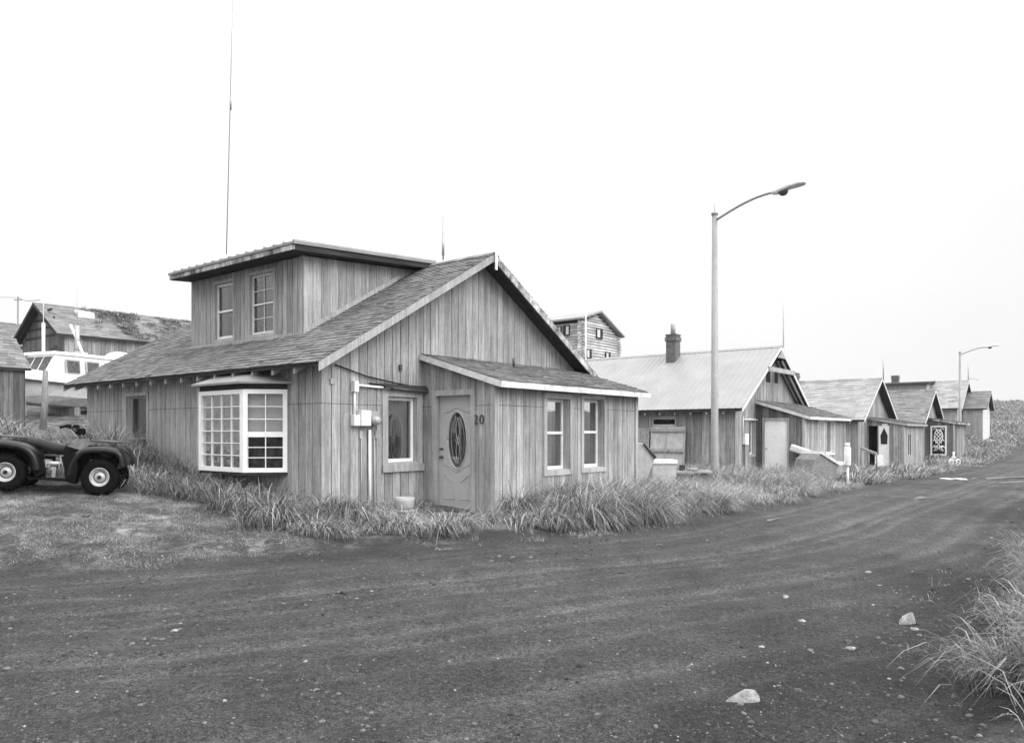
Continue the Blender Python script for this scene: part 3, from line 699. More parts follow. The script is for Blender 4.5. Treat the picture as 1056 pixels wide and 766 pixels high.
c.hexa([(DA-.04,DB0-.062,sl_(DA-.04)+.022), (3.2,DB0-.062,sl_(3.2)+.022), (3.2,DB0-.046,sl_(3.2)+.022), (DA-.04,DB0-.046,sl_(DA-.04)+.022), (DA-.04,DB0-.062,sl_(DA-.04)+.12), (3.2,DB0-.062,sl_(3.2)+.12), (3.2,DB0-.046,sl_(3.2)+.12), (DA-.04,DB0-.046,sl_(DA-.04)+.12)]); c.build('dormer_skirt', 'trim', h1.o)
r = MB(); X0, X1 = DA-.42, 3.92+.12; Y0, Y1 = DB0-.32, DB1+.12; zz = lambda x: zf+.02+kd*(x-DA)
r.hexa([(X0,Y0,zz(X0)), (X1,Y0,zz(X1)), (X1,Y1,zz(X1)), (X0,Y1,zz(X0)), (X0,Y0,zz(X0)+.1), (X1,Y0,zz(X1)+.1), (X1,Y1,zz(X1)+.1), (X0,Y1,zz(X0)+.1)])
dr = r.build('dormer_roof', 'trimdark', h1.o)
r = MB(); r.hexa([(X0-.04,Y0-.03,zz(X0)+.103), (X1,Y0-.03,zz(X1)+.103), (X1,Y1+.03,zz(X1)+.103), (X0-.04,Y1+.03,zz(X0)+.103), (X0-.04,Y0-.03,zz(X0)+.15), (X1,Y0-.03,zz(X1)+.15), (X1,Y1+.03,zz(X1)+.15), (X0-.04,Y1+.03,zz(X0)+.15)])
y = Y0-.01
while y < Y1+.03:
    r.hexa([(X0-.045,y-.02,zz(X0)+.1502), (X1,y-.02,zz(X1)+.1502), (X1,y+.02,zz(X1)+.1502), (X0-.045,y+.02,zz(X0)+.1502), (X0-.045,y-.01,zz(X0)+.18), (X1,y-.01,zz(X1)+.18), (X1,y+.01,zz(X1)+.18), (X0-.045,y+.01,zz(X0)+.18)]); y += .3
r.build('metal_sheet', 'metaldark', dr)
r = MB(); r.box(X0-.022, X0-.001, Y0, Y1, zz(X0)+.01, zz(X0)+.098); r.build('fascia', 'fascia_old', dr)
# ---- electric meter and conduits on the gable wall
fr = h1.fg
def gp(x, y): return h1.px('y', x, y, 0)
mt = MB(); a, z = gp(366, 439); b, z2 = gp(378, 422)
fr.box(mt, a+.02, gp(377,0)[0], gp(0,439)[1] if False else gp(372,439)[1], gp(372,423)[1], .022, .15); cab = mt.build('meter_cabinet', 'white_old', h1.o, bevel=.006)
mt = MB(); fr.box(mt, gp(360.5,0)[0], gp(366,0)[0]+.01, gp(363,439)[1], gp(363,428)[1], .022, .13); mt.build('breaker_box', 'white', cab, bevel=.005)
mt = MB(); q0, q1 = gp(378.2,0)[0], gp(387,0)[0]; fr.box(mt, q0, q1, gp(382,436)[1], gp(382,424)[1], .022, .1); c3 = fr.p((q0+q1)/2, gp(382,436)[1]+.04, .1)
mt.lathe([(0,0),(.085,0),(.085,.03),(.075,.035),(.07,.1),(.03,.115),(0,.115)], c3, fr.n, 18); mt.build('meter', 'galv', cab)
mt = MB(); zc_ = gp(363,397)[1]; xa = gp(363,0)[0]; fr.box(mt, xa-.04, xa+.05, gp(363,404)[1], gp(363,393)[1], .022, .12)
mt.tube([fr.p(xa+.005, gp(363,404)[1]+.02, .06), fr.p(xa+.005, gp(363,428)[1], .06)], .02, 10)
mt.tube([fr.p(xa+.05, zc_, .07), fr.p(gp(400,0)[0], zc_-.02, .07)], .022, 10); mt.build('conduit', 'white', cab)
mt = MB(); mt.tube([fr.p(gp(400,0)[0], zc_-.02, .12), fr.p(PA0-.03, zc_-.05, .13)], .025, 10); mt.build('conduit_dark', 'steel_dark', cab)
mt = MB(); xb = gp(378.5,0)[0]; mt.tube([fr.p(xb, gp(378,446)[1]+.05, .07), fr.p(xb+.005, .15, .07)], .026, 10); mt.build('riser_pipe', 'white', cab)
mt = MB()
for px_ in (370, 386): fr.box(mt, gp(px_,0)[0]-.02, gp(px_,0)[0]+.05, gp(px_,452)[1], gp(px_,444)[1], .022, .05)
for px_ in (371, 384): mt.tube([fr.p(gp(px_,0)[0], gp(px_,450)[1], .045), fr.p(gp(px_,0)[0], .2, .045)], .012, 6)
mt.build('mounting_strap', 'trim', cab)
mt = MB(); a, z = gp(341,393.5); fr.box(mt, a-.04, a+.05, z-.04, z+.05, .022, .05); mt.build('wall_bracket', 'trim', h1.o); mt = MB(); a, z = gp(411,379); fr.box(mt, a-.02, a+.03, z-.05, z+.05, .022, .07); mt.build('wall_bracket', 'steel_dark', h1.o)
mt = MB(); mt.tube([fr.p(*gp(343,376), .06), fr.p(*gp(375,388), .06), fr.p(*gp(405,395), .06), fr.p(*gp(432,400), .06)], .012, 6); mt.build('cable', 'plastic', h1.o)
pp = MB(); q = fr.p(3.92, 5.05, .46); pp.box(q[0]-.03, q[0]+.03, q[1]-.02, q[1], 4.85, 5.28); pp.build('finial', 'white', h1.o)
# stove pipe stub + cable on the porch roof
pp = MB(); pp.tube([(4.45,-.5,2.95), (4.45,-.5,3.12)], .03, 8); pp.build('vent_pipe', 'steel_dark', h1.o)
# ================================================================ ground sheet
def m_ground(name, road):
    m, nt, b, _ = new_mat(name); k = NB(nt); v = k.coords()
    at = k.n('ShaderNodeAttribute'); at.attribute_name = 'turf'; turf = at.outputs['Fac']
    a2 = k.n('ShaderNodeAttribute'); a2.attribute_name = 'track'; trk = a2.outputs['Fac']
    big = k.noise(v, .22, 4, .6); mid = k.noise(v, 1.7, 5, .65); fine = k.noise(v, 22, 4, .7); vf = k.noise(v, 120, 2, .6)
    vo = k.vor(v, 42); vo2 = k.vor(v, 130)
    vf2 = k.noise(v, 60, 5, .8)
    f = k.rmap(big, .35, .65, .75, 1.25); f = k.math('MULTIPLY', f, k.rmap(mid, .38, .62, .8, 1.2)); f = k.math('MULTIPLY', f, k.rmap(fine, .38, .62, .62, 1.38))
    f = k.math('MULTIPLY', f, k.rmap(vf2, .40, .60, .5, 1.6))
    f = k.math('MULTIPLY', f, k.rmap(vf, .38, .62, .65, 1.4))
    f = k.math('MULTIPLY', f, k.rmap(trk, 0, 1, .84, 1.45))
    spk = k.rmap(k.vor(v, 17, out='Color'), 0, 1, 0, 1) if False else k.rmap(vo, .0, .16, 1., 0.)
    soil = k.math('MULTIPLY', f, .052)
    hi = k.math('MULTIPLY', k.rmap(fine, .62, .72, 0, .06), spk); soil = k.math('ADD', soil, hi)
    dp_ = k.n('ShaderNodeAttribute'); dp_.attribute_name = 'damp'; soil = k.math('MULTIPLY', soil, k.rmap(dp_.outputs['Fac'], 0, 1, 1., .55))
    gr = k.math('MULTIPLY', k.math('MULTIPLY', k.rmap(mid, .38, .62, .45, 1.55), k.rmap(vf2, .38, .62, .5, 1.5)), .17)
    mixf = k.math('MULTIPLY', turf, k.rmap(k.noise(v, 2.6, 5, .75), .45, .60, .05, 1.), clamp=True)
    mx = k.n('ShaderNodeMix'); mx.data_type = 'FLOAT'; k.link(mixf, mx.inputs[0]); k.link(soil, mx.inputs[2]); k.link(gr, mx.inputs[3])
    k.grey(mx.outputs[0], b.inputs['Base Color']); b.inputs['Roughness'].default_value = .85; b.inputs['Specular IOR Level'].default_value = .25
    h = k.math('ADD', k.math('MULTIPLY', fine, .5), k.math('ADD', k.math('MULTIPLY', vf2, .6), k.math('MULTIPLY', k.rmap(vo, 0, .3, 1, 0), .4)))
    k.bump(h, 1.0, .035, b); return m
M['ground'] = m_ground('ground_soil', False)
ang = np.concatenate([np.arange(-44, 44, .13), np.arange(44, 316, 2.)]); ang = np.radians(90-ang)
rad = [0.25]
while rad[-1] < 1200: rad.append(rad[-1]*(1.011 if rad[-1] < 60 else 1.03) if rad[-1] > 2 else rad[-1]+.06)
rad = np.array(rad); A, RR = np.meshgrid(ang, rad); X = (RR*np.cos(A)).ravel(); Y = (RR*np.sin(A)).ravel()
Z = height(X, Y); D_ = sdist(X, Y); rx = X-C0[0]; ry = Y-C0[1]; aa = rx*U[0]+ry*U[1]; bb = rx*V[0]+ry*V[1]
na, nr_ = len(ang), len(rad)
wob = fbm(X*.8, Y*.8, 3)*.9
left = sst(-aa, -3, 2)
turf = np.maximum(sst(D_+wob, -.35, .9), sst(-(bb+9.6)+wob*.5, -.3, .8)*sst(aa, -9, -6))
trk = tracks(X, Y, D_)*(D_ < .5)
damp = np.clip(sst(-(bb+8.0)+fbm(X*.7, Y*.7, 3)*1.6, -.3, .9)*sst(aa, -9, -7), 0, 1)+.45*np.clip(sst(D_+fbm(X*.5, Y*.5, 3), -1.3, -.3)*(D_ < .6), 0, 1)
i0 = (np.arange(nr_-1)[:, None]*na+np.arange(na)[None, :]); i1 = (np.arange(nr_-1)[:, None]*na+(np.arange(na)+1)[None, :] % na)
Fq = np.stack([i0, i1, i1+na, i0+na], -1).reshape(-1, 4)
isroad = (D_[Fq].mean(1) < .15) & (bb[Fq].mean(1) > -9.2) | ((D_[Fq].mean(1) < .15) & (aa[Fq].mean(1) < -8))
def sub(name, mask, label=None):
    fq = Fq[mask]; used, inv = np.unique(fq, return_inverse=True); inv = inv.reshape(-1, 4)
    me = bpy.data.meshes.new(name); me.vertices.add(len(used)); me.vertices.foreach_set('co', np.stack([X[used], Y[used], Z[used]], -1).astype(np.float32).ravel())
    me.loops.add(inv.size); me.loops.foreach_set('vertex_index', inv[:, ::-1].astype(np.int32).ravel()); me.polygons.add(len(inv))
    me.polygons.foreach_set('loop_start', np.arange(0, inv.size, 4, dtype=np.int32)); me.update(calc_edges=True)
    me.polygons.foreach_set('use_smooth', [True]*len(inv))
    for n_, arr in (('turf', turf), ('track', trk), ('damp', damp)):
        at = me.attributes.new(n_, 'FLOAT', 'POINT'); at.data.foreach_set('value', arr[used].astype(np.float32))
    me.materials.append(M['ground']); o = bpy.data.objects.new(name, me); COL.objects.link(o); tag(o, kind='structure', label=label); return o
sub('dirt_road', isroad, 'dark gravel road with wheel tracks'); sub('ground', ~isroad)
# cap under the camera centre
m = MB(); z0 = float(Z[:na].min()); m.quad([(.3*math.cos(t), .3*math.sin(t), z0-.01) for t in [i*math.pi/8 for i in range(16)]]); tag(m.build('ground', 'ground'), kind='structure')
# ================================================================ the other houses of the row
GR = 'board houses along the dirt road'
def at_a(base, k): return base[0]+.6225*k, base[1]+.7826*k
def door(parent, fr, s0, s1, z0, z1, fmat='trim', lmat='doorpale', fw=.06, lab=None, rec=.05, knob=True):
    m = MB(); fr.box(m, s0, s0+fw, z0, z1, 0, .04); fr.box(m, s1-fw, s1, z0, z1, 0, .04); fr.box(m, s0+fw, s1-fw, z1-fw, z1, 0, .04)
    fo = m.build('door_frame', fmat, parent, fix=False)
    m = MB(); fr.box(m, s0+fw, s1-fw, z0, z1-fw, -rec-.04, -rec+.02); d = m.build('door', lmat, parent, fix=False)
    if lab: d['label'] = lab
    if knob:
        m = MB(); q = fr.p(s1-fw-.07, z0+1.0, -rec+.02); m.lathe([(0,0),(.03,0),(.03,.01),(.012,.012),(.012,.04),(.028,.05),(.024,.07),(0,.075)], q, fr.n, 10); m.build('door_knob', 'galv', d)
    return d
def rafters_right(h, n=2):
    pass
# ---------------- second house: ribbed pale metal roof
C2 = (7.616, 25.99)
h2 = House('board_house', 'second house along the road, pale ribbed metal roof with a brick chimney', C2[0], C2[1], ANG, 3.41, 9.0, 2.43, .638, group=GR)
A0, A1, DP2 = 1.93, 6.8, 1.73
w2s = h2.rect('x', 0, 670, 698, 429, 441)
w2g = h2.rect('y', 0, 770.5, 779, 431, 471); w2g = (w2g[0], min(w2g[1], A0-.06), w2g[2], w2g[3])
gv = [h2.rect('y', 0, 789.5, 793.5, 383, 394), h2.rect('y', 0, 798, 801.5, 381, 395)]
h2.walls(-.6, hg=[hole(*w2g, .08)], hl=[hole(*w2s, .06)], mat='siding2', w=.3)
h2.roofs('metal', 'metalroof', rake='white_old', rib=.22, rakeh=.13)
window(h2.o, h2.fl, *w2s, tw=.06, rc=.06, sash='single', sw=.04, cover=None, lab='low wide side window')
window(h2.o, h2.fg, *w2g, tw=.08, rc=.08, sash='single', sw=.05, cover='curtain_dark')
for g_ in gv:
    m = MB(); h2.fg.box(m, *g_[:2], *g_[2:], .018, .034); m.build('gable_vent', 'dark', h2.o, fix=False)
hd = h2.rect('x', A0, 786.5, 814, 431, 492); dS = (max(hd[0]+DP2, .06), min(hd[1]+DP2, 1.66), .03, hd[3])
f1_ = h2.rect('y', -DP2, 843, 849, 433, 474); f2_ = h2.rect('y', -DP2, 850.5, 860, 432, 469)
Sh = lambda r: (r[0]-A0, r[1]-A0, r[2], r[3])
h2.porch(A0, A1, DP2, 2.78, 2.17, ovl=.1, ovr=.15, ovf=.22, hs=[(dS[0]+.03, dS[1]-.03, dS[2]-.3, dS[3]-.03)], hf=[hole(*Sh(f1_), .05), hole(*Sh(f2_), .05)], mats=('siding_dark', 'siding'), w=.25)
window(h2.o, h2.pf, *Sh(f1_), tw=.05, rc=.08, sash='single', sw=.04, cover='blind', cov=[(0,.8)], frame='white_old', trim='white_old')
window(h2.o, h2.pf, *Sh(f2_), tw=.05, rc=.08, sash='single', sw=.04, cover='blind', cov=[(0,.45),(.7,1)], frame='white_old', trim='white_old')
door(h2.o, h2.ps, *dS, lmat='doorpale', lab='plain pale flat door', knob=True)
# chimney on near slope
def chimney(h, y, x, hz_, w=.5, pot=True):
    zr = h.roof(x); m = MB(); m.box(x-w/2, x+w/2, y-w/2, y+w/2, zr-.35, zr+hz_); m.box(x-w/2-.035, x+w/2+.035, y-w/2-.035, y+w/2+.035, zr+hz_-.22, zr+hz_-.06); m.box(x-w/2-.02, x+w/2+.02, y-w/2-.02, y+w/2+.02, zr+hz_+.001, zr+hz_+.06)
    c = m.build('chimney', 'brick', h.o)
    if pot: m = MB(); m.tube([(x,y,zr+hz_+.06), (x,y,zr+hz_+.48)], .1, 12); m.build('chimney_pot', 'concrete', c)
    return c
chimney(h2, 3.75, 3.41-.5, .98, .42)
# king-post truss ornament at the peak
m = MB(); y = -.46; za = h2.za
m.box(-.0, 0, 0, 0, 0, 0) if False else None
zc_ = za-.95
m.beam((3.41-1.38, y, zc_+.02), (3.41+1.38, y, zc_+.02), .05, .17); m.build('collar_beam', 'trim', h2.o)
m = MB(); m.prism([(-.42,-.28), (.42,-.28), (0,.0)], (3.41, y+.02, za-.18), (1,0,0), (0,0,1), (0,-1,0), .03); m.build('peak_board', 'trim', h2.o)
for sg in (-1, 1):      # exposed lookout rafters under the right overhang
    m = MB()
    for i in range(2): m.beam((3.41+sg*.5, -.12-.16*i, h2.za-.5*.638-.2), (3.41+sg*3.4, -.12-.16*i, h2.za-3.4*.638-.2), .05, .1)
    m.build('lookout_rafter', 'trim', h2.o)
m = MB(); q = h2.px('y', 770, 450, 0); h2.fg.box(m, q[0]-.45, q[0]-.15, q[1]-.28, q[1]+.1, .022, .14); mb_ = m.build('meter_cabinet', 'white', h2.o, bevel=.01)
m = MB(); m.tube([h2.fg.p(q[0]-.4, q[1]-.28, .08), h2.fg.p(q[0]-.4, -.1, .08)], .03, 8); m.build('riser_pipe', 'steel_dark', mb_)
q2 = h2.px('y', 764.5, 431, 0); m = MB(); m.tube([h2.fg.p(q2[0], q2[1], .07), h2.fg.p(q2[0]+.05, q2[1]-.05, .1), h2.fg.p(A0-.05, q2[1]-.05, .1)], .025, 6); m.tube([h2.fg.p(q2[0], q2[1]+.05, .07), h2.fg.p(q2[0]-.05, q2[1]-.6, .07)], .02, 6); m.build('conduit', 'white_old', mb_)
# ---------------- third house
C3 = (17.45, 38.36)
h3 = House('board_house', 'third house along the road, plain grey shingle roof, open porch with pointed window', C3[0], C3[1], ANG, 3.41, 9.0, 2.25, .604, group=GR)
h3.walls(-.7, mat='siding2', w=.3)
h3.roofs('shingle', 'shingle2', .2, (.3,.6), rake='white_old', rakeh=.12)
chimney(h3, 4.3, 3.2, .55, .6, pot=False)
h3.porch(1.93, 6.8, DP2, 2.42, 2.06, ovl=.1, ovr=.12, ovf=.2, hs=[(.62, 1.66, -.1, 1.95)], hf=[(1.0, 1.25, .45, 1.5), (1.45, 1.7, .45, 1.5)], mats=('siding2', 'siding'), w=.25, fmat='trim')
fr = h3.ps
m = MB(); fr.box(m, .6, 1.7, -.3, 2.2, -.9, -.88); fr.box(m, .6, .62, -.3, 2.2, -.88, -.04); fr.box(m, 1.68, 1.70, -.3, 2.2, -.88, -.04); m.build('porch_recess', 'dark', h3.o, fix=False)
m = MB(); m.prism([(.0,-.18), (.50,-.18), (.50,2.05), (.0,2.05)], fr.p(.66, 0, -.03), fr.e, (0,0,1), fr.n, .05); d3 = m.build('door', 'doorpale', h3.o); d3['label'] = 'pale half door with a pointed dark window'
m = MB(); m.prism([(-.15,1.0), (.15,1.0), (.17,1.45), (0,1.85), (-.17,1.45)], fr.p(.91, 0, .021), fr.e, (0,0,1), fr.n, .01); m.build('pointed_pane', 'dark', d3)
m = MB(); fr.box(m, .61, .66, -.2, 2.05, 0, .06); fr.box(m, 1.16, 1.21, -.2, 2.05, 0, .06); m.build('porch_post', 'trim', h3.o, fix=False)
for s_ in (1.0, 1.45):
    m = MB(); h3.pf.box(m, s_, s_+.25, .45, 1.5, -.03, -.01); m.build('window', 'dark', h3.o, fix=False)
# ---------------- fourth house with ornate screen door
C4 = (27.04, 50.41)
h4 = House('board_house', 'fourth house along the road, its porch holding a white ornate screen door', C4[0], C4[1], ANG, 3.41, 9.0, 2.24, .62, group=GR)
h4.walls(-.8, mat='siding2', w=.3)
h4.roofs('shingle', 'shingle3', .2, (.3,.6), rake='white_old', rakeh=.14)
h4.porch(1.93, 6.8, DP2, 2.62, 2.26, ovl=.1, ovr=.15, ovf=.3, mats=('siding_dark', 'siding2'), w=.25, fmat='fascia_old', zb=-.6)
fr = h4.ps; r_ = h4.rect('x', 1.93, 959.7, 976.4, 439, 469.5); s0, s1, z0, z1 = r_[0]+DP2, r_[1]+DP2, r_[2], r_[3]
s0, s1 = max(s0, .1), min(s1, 1.66)
m = MB(); fr.box(m, s0, s1, z0, z1, .024, .03); dd = m.build('screen_door', 'dark', h4.o, fix=False); dd['label'] = 'white ornamental screen door with lattice over black'
m = MB(); fw = .1
for q in ((s0,s0+fw,z0,z1), (s1-fw,s1,z0,z1), (s0+fw,s1-fw,z0,z0+fw), (s0+fw,s1-fw,z1-fw,z1)): fr.box(m, *q, .031, .07)
m.build('door_frame', 'white', dd, fix=False)
m = MB(); cx = (s0+s1)/2; zc = z0+(z1-z0)*.64; P = lambda x, z: fr.p(cx+x, z, .055); ra, rb = (s1-s0)*.26, (z1-z0)*.23
m.tube([P(ra*math.cos(a), zc+rb*math.sin(a)) for a in [i*math.pi/12 for i in range(25)]], .035, 5)
for i in range(-3, 4):
    for sg in (-1, 1):
        c0 = i*.26; ps = []
        for t in np.linspace(-1.2, 1.2, 49):
            x = t*.5; z = c0+sg*t*.5*1.3
            if (x/ra)**2+(z/rb)**2 < 1: ps.append((x, z))
        if len(ps) > 2: m.tube([P(ps[0][0], zc+ps[0][1]), P(ps[-1][0], zc+ps[-1][1])], .028, 5)
for sg in (-1, 1):
    for z_, rr in ((z0+.95, .13), (z1-.28, .1), (z0+.5, .16)):
        m.tube([P(sg*(.2+rr*math.cos(a)), z_+rr*math.sin(a)) for a in [i*math.pi/8 for i in range(13)]], .025, 5)
m.tube([P(-.28, z0+.3), P(0, z0+.75), P(.28, z0+.3)], .05, 5); m.tube([P(-.3, z0+.62), P(0, z0+.5), P(.3, z0+.62)], .05, 5)
m.build('scrollwork', 'white', dd)
m = MB()
for i in range(3): fr.box(m, s0-.1, s1+.25, z0-.12-.17*(i+1)+.1, z0-.12-.17*i+.1, .03, .3+.28*i)
m.build('porch_step', 'post', h4.o, fix=False)
m = MB(); h4.pf.box(m, .4, .75, -.25, 2.0, .03, .06); m.build('side_door', 'siding_dark', h4.o, fix=False)
# ---------------- fifth house, on the rise, with a long shed dormer
C5 = (36.5, 62.3)
h5 = House('board_house', 'fifth house along the road, tall roof with a long dark-edged shed dormer', C5[0], C5[1], ANG, 3.41, 10., 3.61, .65, group=GR)
h5.walls(-.3, mat='siding_pale', w=.3)
h5.roofs('shingle', 'shingle2', .22, (.4,.7), rake='white_old', rakeh=.14, tails=False)
m = MB(); X0 = .6; zt = h5.za+.02
m.hexa([(X0,2.1,zt-.38), (3.5,2.1,zt-.12), (3.5,8.6,zt-.12), (X0,8.6,zt-.38), (X0,2.1,zt-.24), (3.5,2.1,zt+.04), (3.5,8.6,zt+.04), (X0,8.6,zt-.24)]); dm = m.build('dormer_roof', 'trimdark', h5.o)
m = MB(); m.hexa([(1.0,2.4,h5.roof(1.0)-.05), (3.0,2.4,h5.roof(3.0)-.05), (3.0,8.3,h5.roof(3.0)-.05), (1.0,8.3,h5.roof(1.0)-.05), (1.0,2.4,zt-.37), (3.0,2.4,zt-.14), (3.0,8.3,zt-.14), (1.0,8.3,zt-.37)]); m.build('dormer_wall', 'siding_pale', h5.o)
chimney(h5, 5.3, 3.41, .6, .55, pot=False)
m = MB(); m.tube([(3.2, 7.8, h5.za-.2), (3.2, 7.8, h5.za+.5)], .12, 10); m.build('stove_pipe', 'galv', h5.o)
# ---------------- small end shed on the rise
h6 = House('shed', 'small pale gabled annex with a shingle roof in front of the fifth house', C5[0]+.6225*2.6+.7826*1.5, C5[1]+.7826*2.6-.6225*1.5, ANG, 2.2, 1.42, 3.62, .63, cat='annex', eo=.2, oh=.0)
h6.walls(.3, mat='siding_pale', w=.35, mats=('fascia', 'siding_pale'))
h6.oh=.35; h6.L=1.05; h6.roofs('shingle', 'shingle3', .22, (.4,.7), rake='siding_pale', rakeh=.14, tails=False)
# ---------------- back row, ridges parallel to the road
A2 = ANG-math.pi/2
g1 = House('hillside_house', 'long back-row house with moss and grass growing on its shingle roof', -30.4, 47.2, A2, 3.1, 11.5, 7.2, .60, oh=.5, group='back row houses on the hillside')
hh = g1
g1.walls(3.5, mat='siding2', w=.25, mats=('siding_dark', 'siding2'))
g1.roofs('shingle', 'shingle3', .2, (.3,.6), rake='trimdark', rakeh=.2)
for y in (.3, 1.2, 2.1, 3.0, 3.9, 4.8, 5.7, 6.6, 7.5):
    m = MB(); m.box(6.2, 6.5, y, y+.07, g1.roof(0)-.3, g1.roof(0)-.2); m.build('rafter_tail', 'trim', g1.o)
m = MB(); y0_, x0_ = 1.5, 4.0; zr = g1.roof(x0_); m.hexa([(x0_+.35,y0_,zr-.2), (x0_+.35,y0_+.9,zr-.2), (x0_-.25,y0_+.9,zr+.1), (x0_-.25,y0_,zr+.1), (x0_+.35,y0_,zr+.12), (x0_+.35,y0_+.9,zr+.12), (x0_-.25,y0_+.9,zr+.3), (x0_-.25,y0_,zr+.3)]); m.build('roof_vent', 'white', g1.o)
m = MB()      # collar boards in the dark gable
for i in range(4): m.beam((.6+.35*i, -.03, 7.3+.5*i), (5.6-.35*i, -.03, 7.3+.5*i), .03, .14)
m.build('gable_boards', 'trimdark', g1.o)
g2 = House('hillside_house', 'farther back-row house with only its grey roof showing at the left edge', -51., 64., A2, 3.4, 24., 8.9, .62, group='back row houses on the hillside')
g2.walls(5., mat='siding2', w=.4); g2.roofs('shingle', 'shingle', .25, (.4,.8), rake='trimdark', tails=False)
# shed at left edge
s1_ = House('shed', 'dark board shed with a shingle roof at the left edge of the hill', -24.45, 28.6, A2, 1.5, 4.4, 4.15, .75, cat='shed', eo=.2, oh=.15)
s1_.walls(1.0, mat='siding_dark', w=.18, mats=('siding_dark', 'siding_dark')); s1_.roofs('shingle', 'shingle3', .2, (.3,.5), rake='trim', tails=False, rakeh=.1)
# ---------------- log building on the hill behind
lg = empty('log_building', (5.4, 59.5, 0), ANG, 'two-storey log building on the hill with projecting log corners', 'log building')
def log_wall(o, x0, x1, y, zb, ztf, axis, n=16, d=.23):
    """stack of logs along a wall as one mesh"""
    m = MB(); z = zb
    while True:
        xa, xb = (x0-.35, x1+.35) if True else (x0, x1)
        if ztf:
            # clip log to gable width at this height
            xs = [x for x in np.linspace(x0, x1, 60) if ztf(x) > z+d*.6]
            if not xs: break
            xa = min(xs)-(.35 if min(xs) <= x0+.01 else 0); xb = max(xs)+(.35 if max(xs) >= x1-.01 else 0)
        elif z > n: break
        j = R.uniform(-.08, .08)
        if axis == 'x': m.tube([(xa+j, y, z+d/2), (xb+j, y, z+d/2)], d*.52, 8)
        else: m.tube([(y, xa+j, z+d/2), (y, xb+j, z+d/2)], d*.52, 8)
        z += d*.98
    return m
ax, aw = 2.3, 5.5
zt = lambda x: 11.15-.30*(ax-x) if x < ax else 11.15-.46*(x-ax)
log_wall(lg, 0, aw, 0, 2.5, zt, 'x').build('gable_wall', 'log', lg)
log_wall(lg, 0, 8., 0, 2.35, None, 'y', n=10.1).build('side_wall', 'logy', lg)
log_wall(lg, 0, 8., aw, 2.35, None, 'y', n=9.4).build('side_wall', 'logy', lg)
log_wall(lg, 0, aw, 8, 2.5, zt, 'x').build('gable_wall', 'log', lg)
m = MB()
for (xa, za_, xb, zb_) in ((-.5, 11.15-.3*2.8, ax, 11.15), (aw+.45, 11.15-.46*3.65, ax, 11.15)):
    m.hexa([(xa,-.5,za_+.1), (xb,-.5,zb_+.1), (xb,8.5,zb_+.1), (xa,8.5,za_+.1), (xa,-.5,za_+.25), (xb,-.5,zb_+.25), (xb,8.5,zb_+.25), (xa,8.5,za_+.25)])
m.build('roof', 'metalroof', lg)
lf_ = Fr((0,0), (1,0), (0,-1)); ll_ = Fr((0,0), (0,1), (-1,0))
class _L: pass
lh = House.__new__(House); lh.O = np.array([5.4, 59.5]); lh.ex = U; lh.ey = V
def logwin(wall, fr, x0, x1, y0, y1):
    r = lh.rect(wall, 0, x0, x1, y0, y1); m = MB(); s0, s1, z0, z1 = r; t = .16
    fr.box(m, s0, s1, z0, z1, t, t+.05); fr.box(m, s0+.08, s1-.08, z0+.08, z1-.08, t+.051, t+.055, 1); w = m.build('window', ['trimdark', 'dark'], lg, fix=False)
    m = MB(); fr.box(m, s0+.1, s0+.1+(s1-s0-.2)*.55, z0+.1, z1-.1, t+.056, t+.06); m.build('curtain', 'blind', w, fix=False)
logwin('y', lf_, 613, 619.5, 339, 349.5); logwin('y', lf_, 602.5, 608, 360, 370); logwin('y', lf_, 622.5, 627.5, 363, 372)
logwin('x', ll_, 582, 589, 335.5, 346.5); logwin('x', ll_, 574.5, 580.5, 336.5, 347)
m = MB(); m.tube([(-.15, -.55, 2.5), (-.15, -.55, 12.2)], [.07, .05], 8); m.tube([(-.4,-.55,12.05), (.1,-.55,12.05)], .03, 6); m.build('flag_pole', 'white_old', lg)
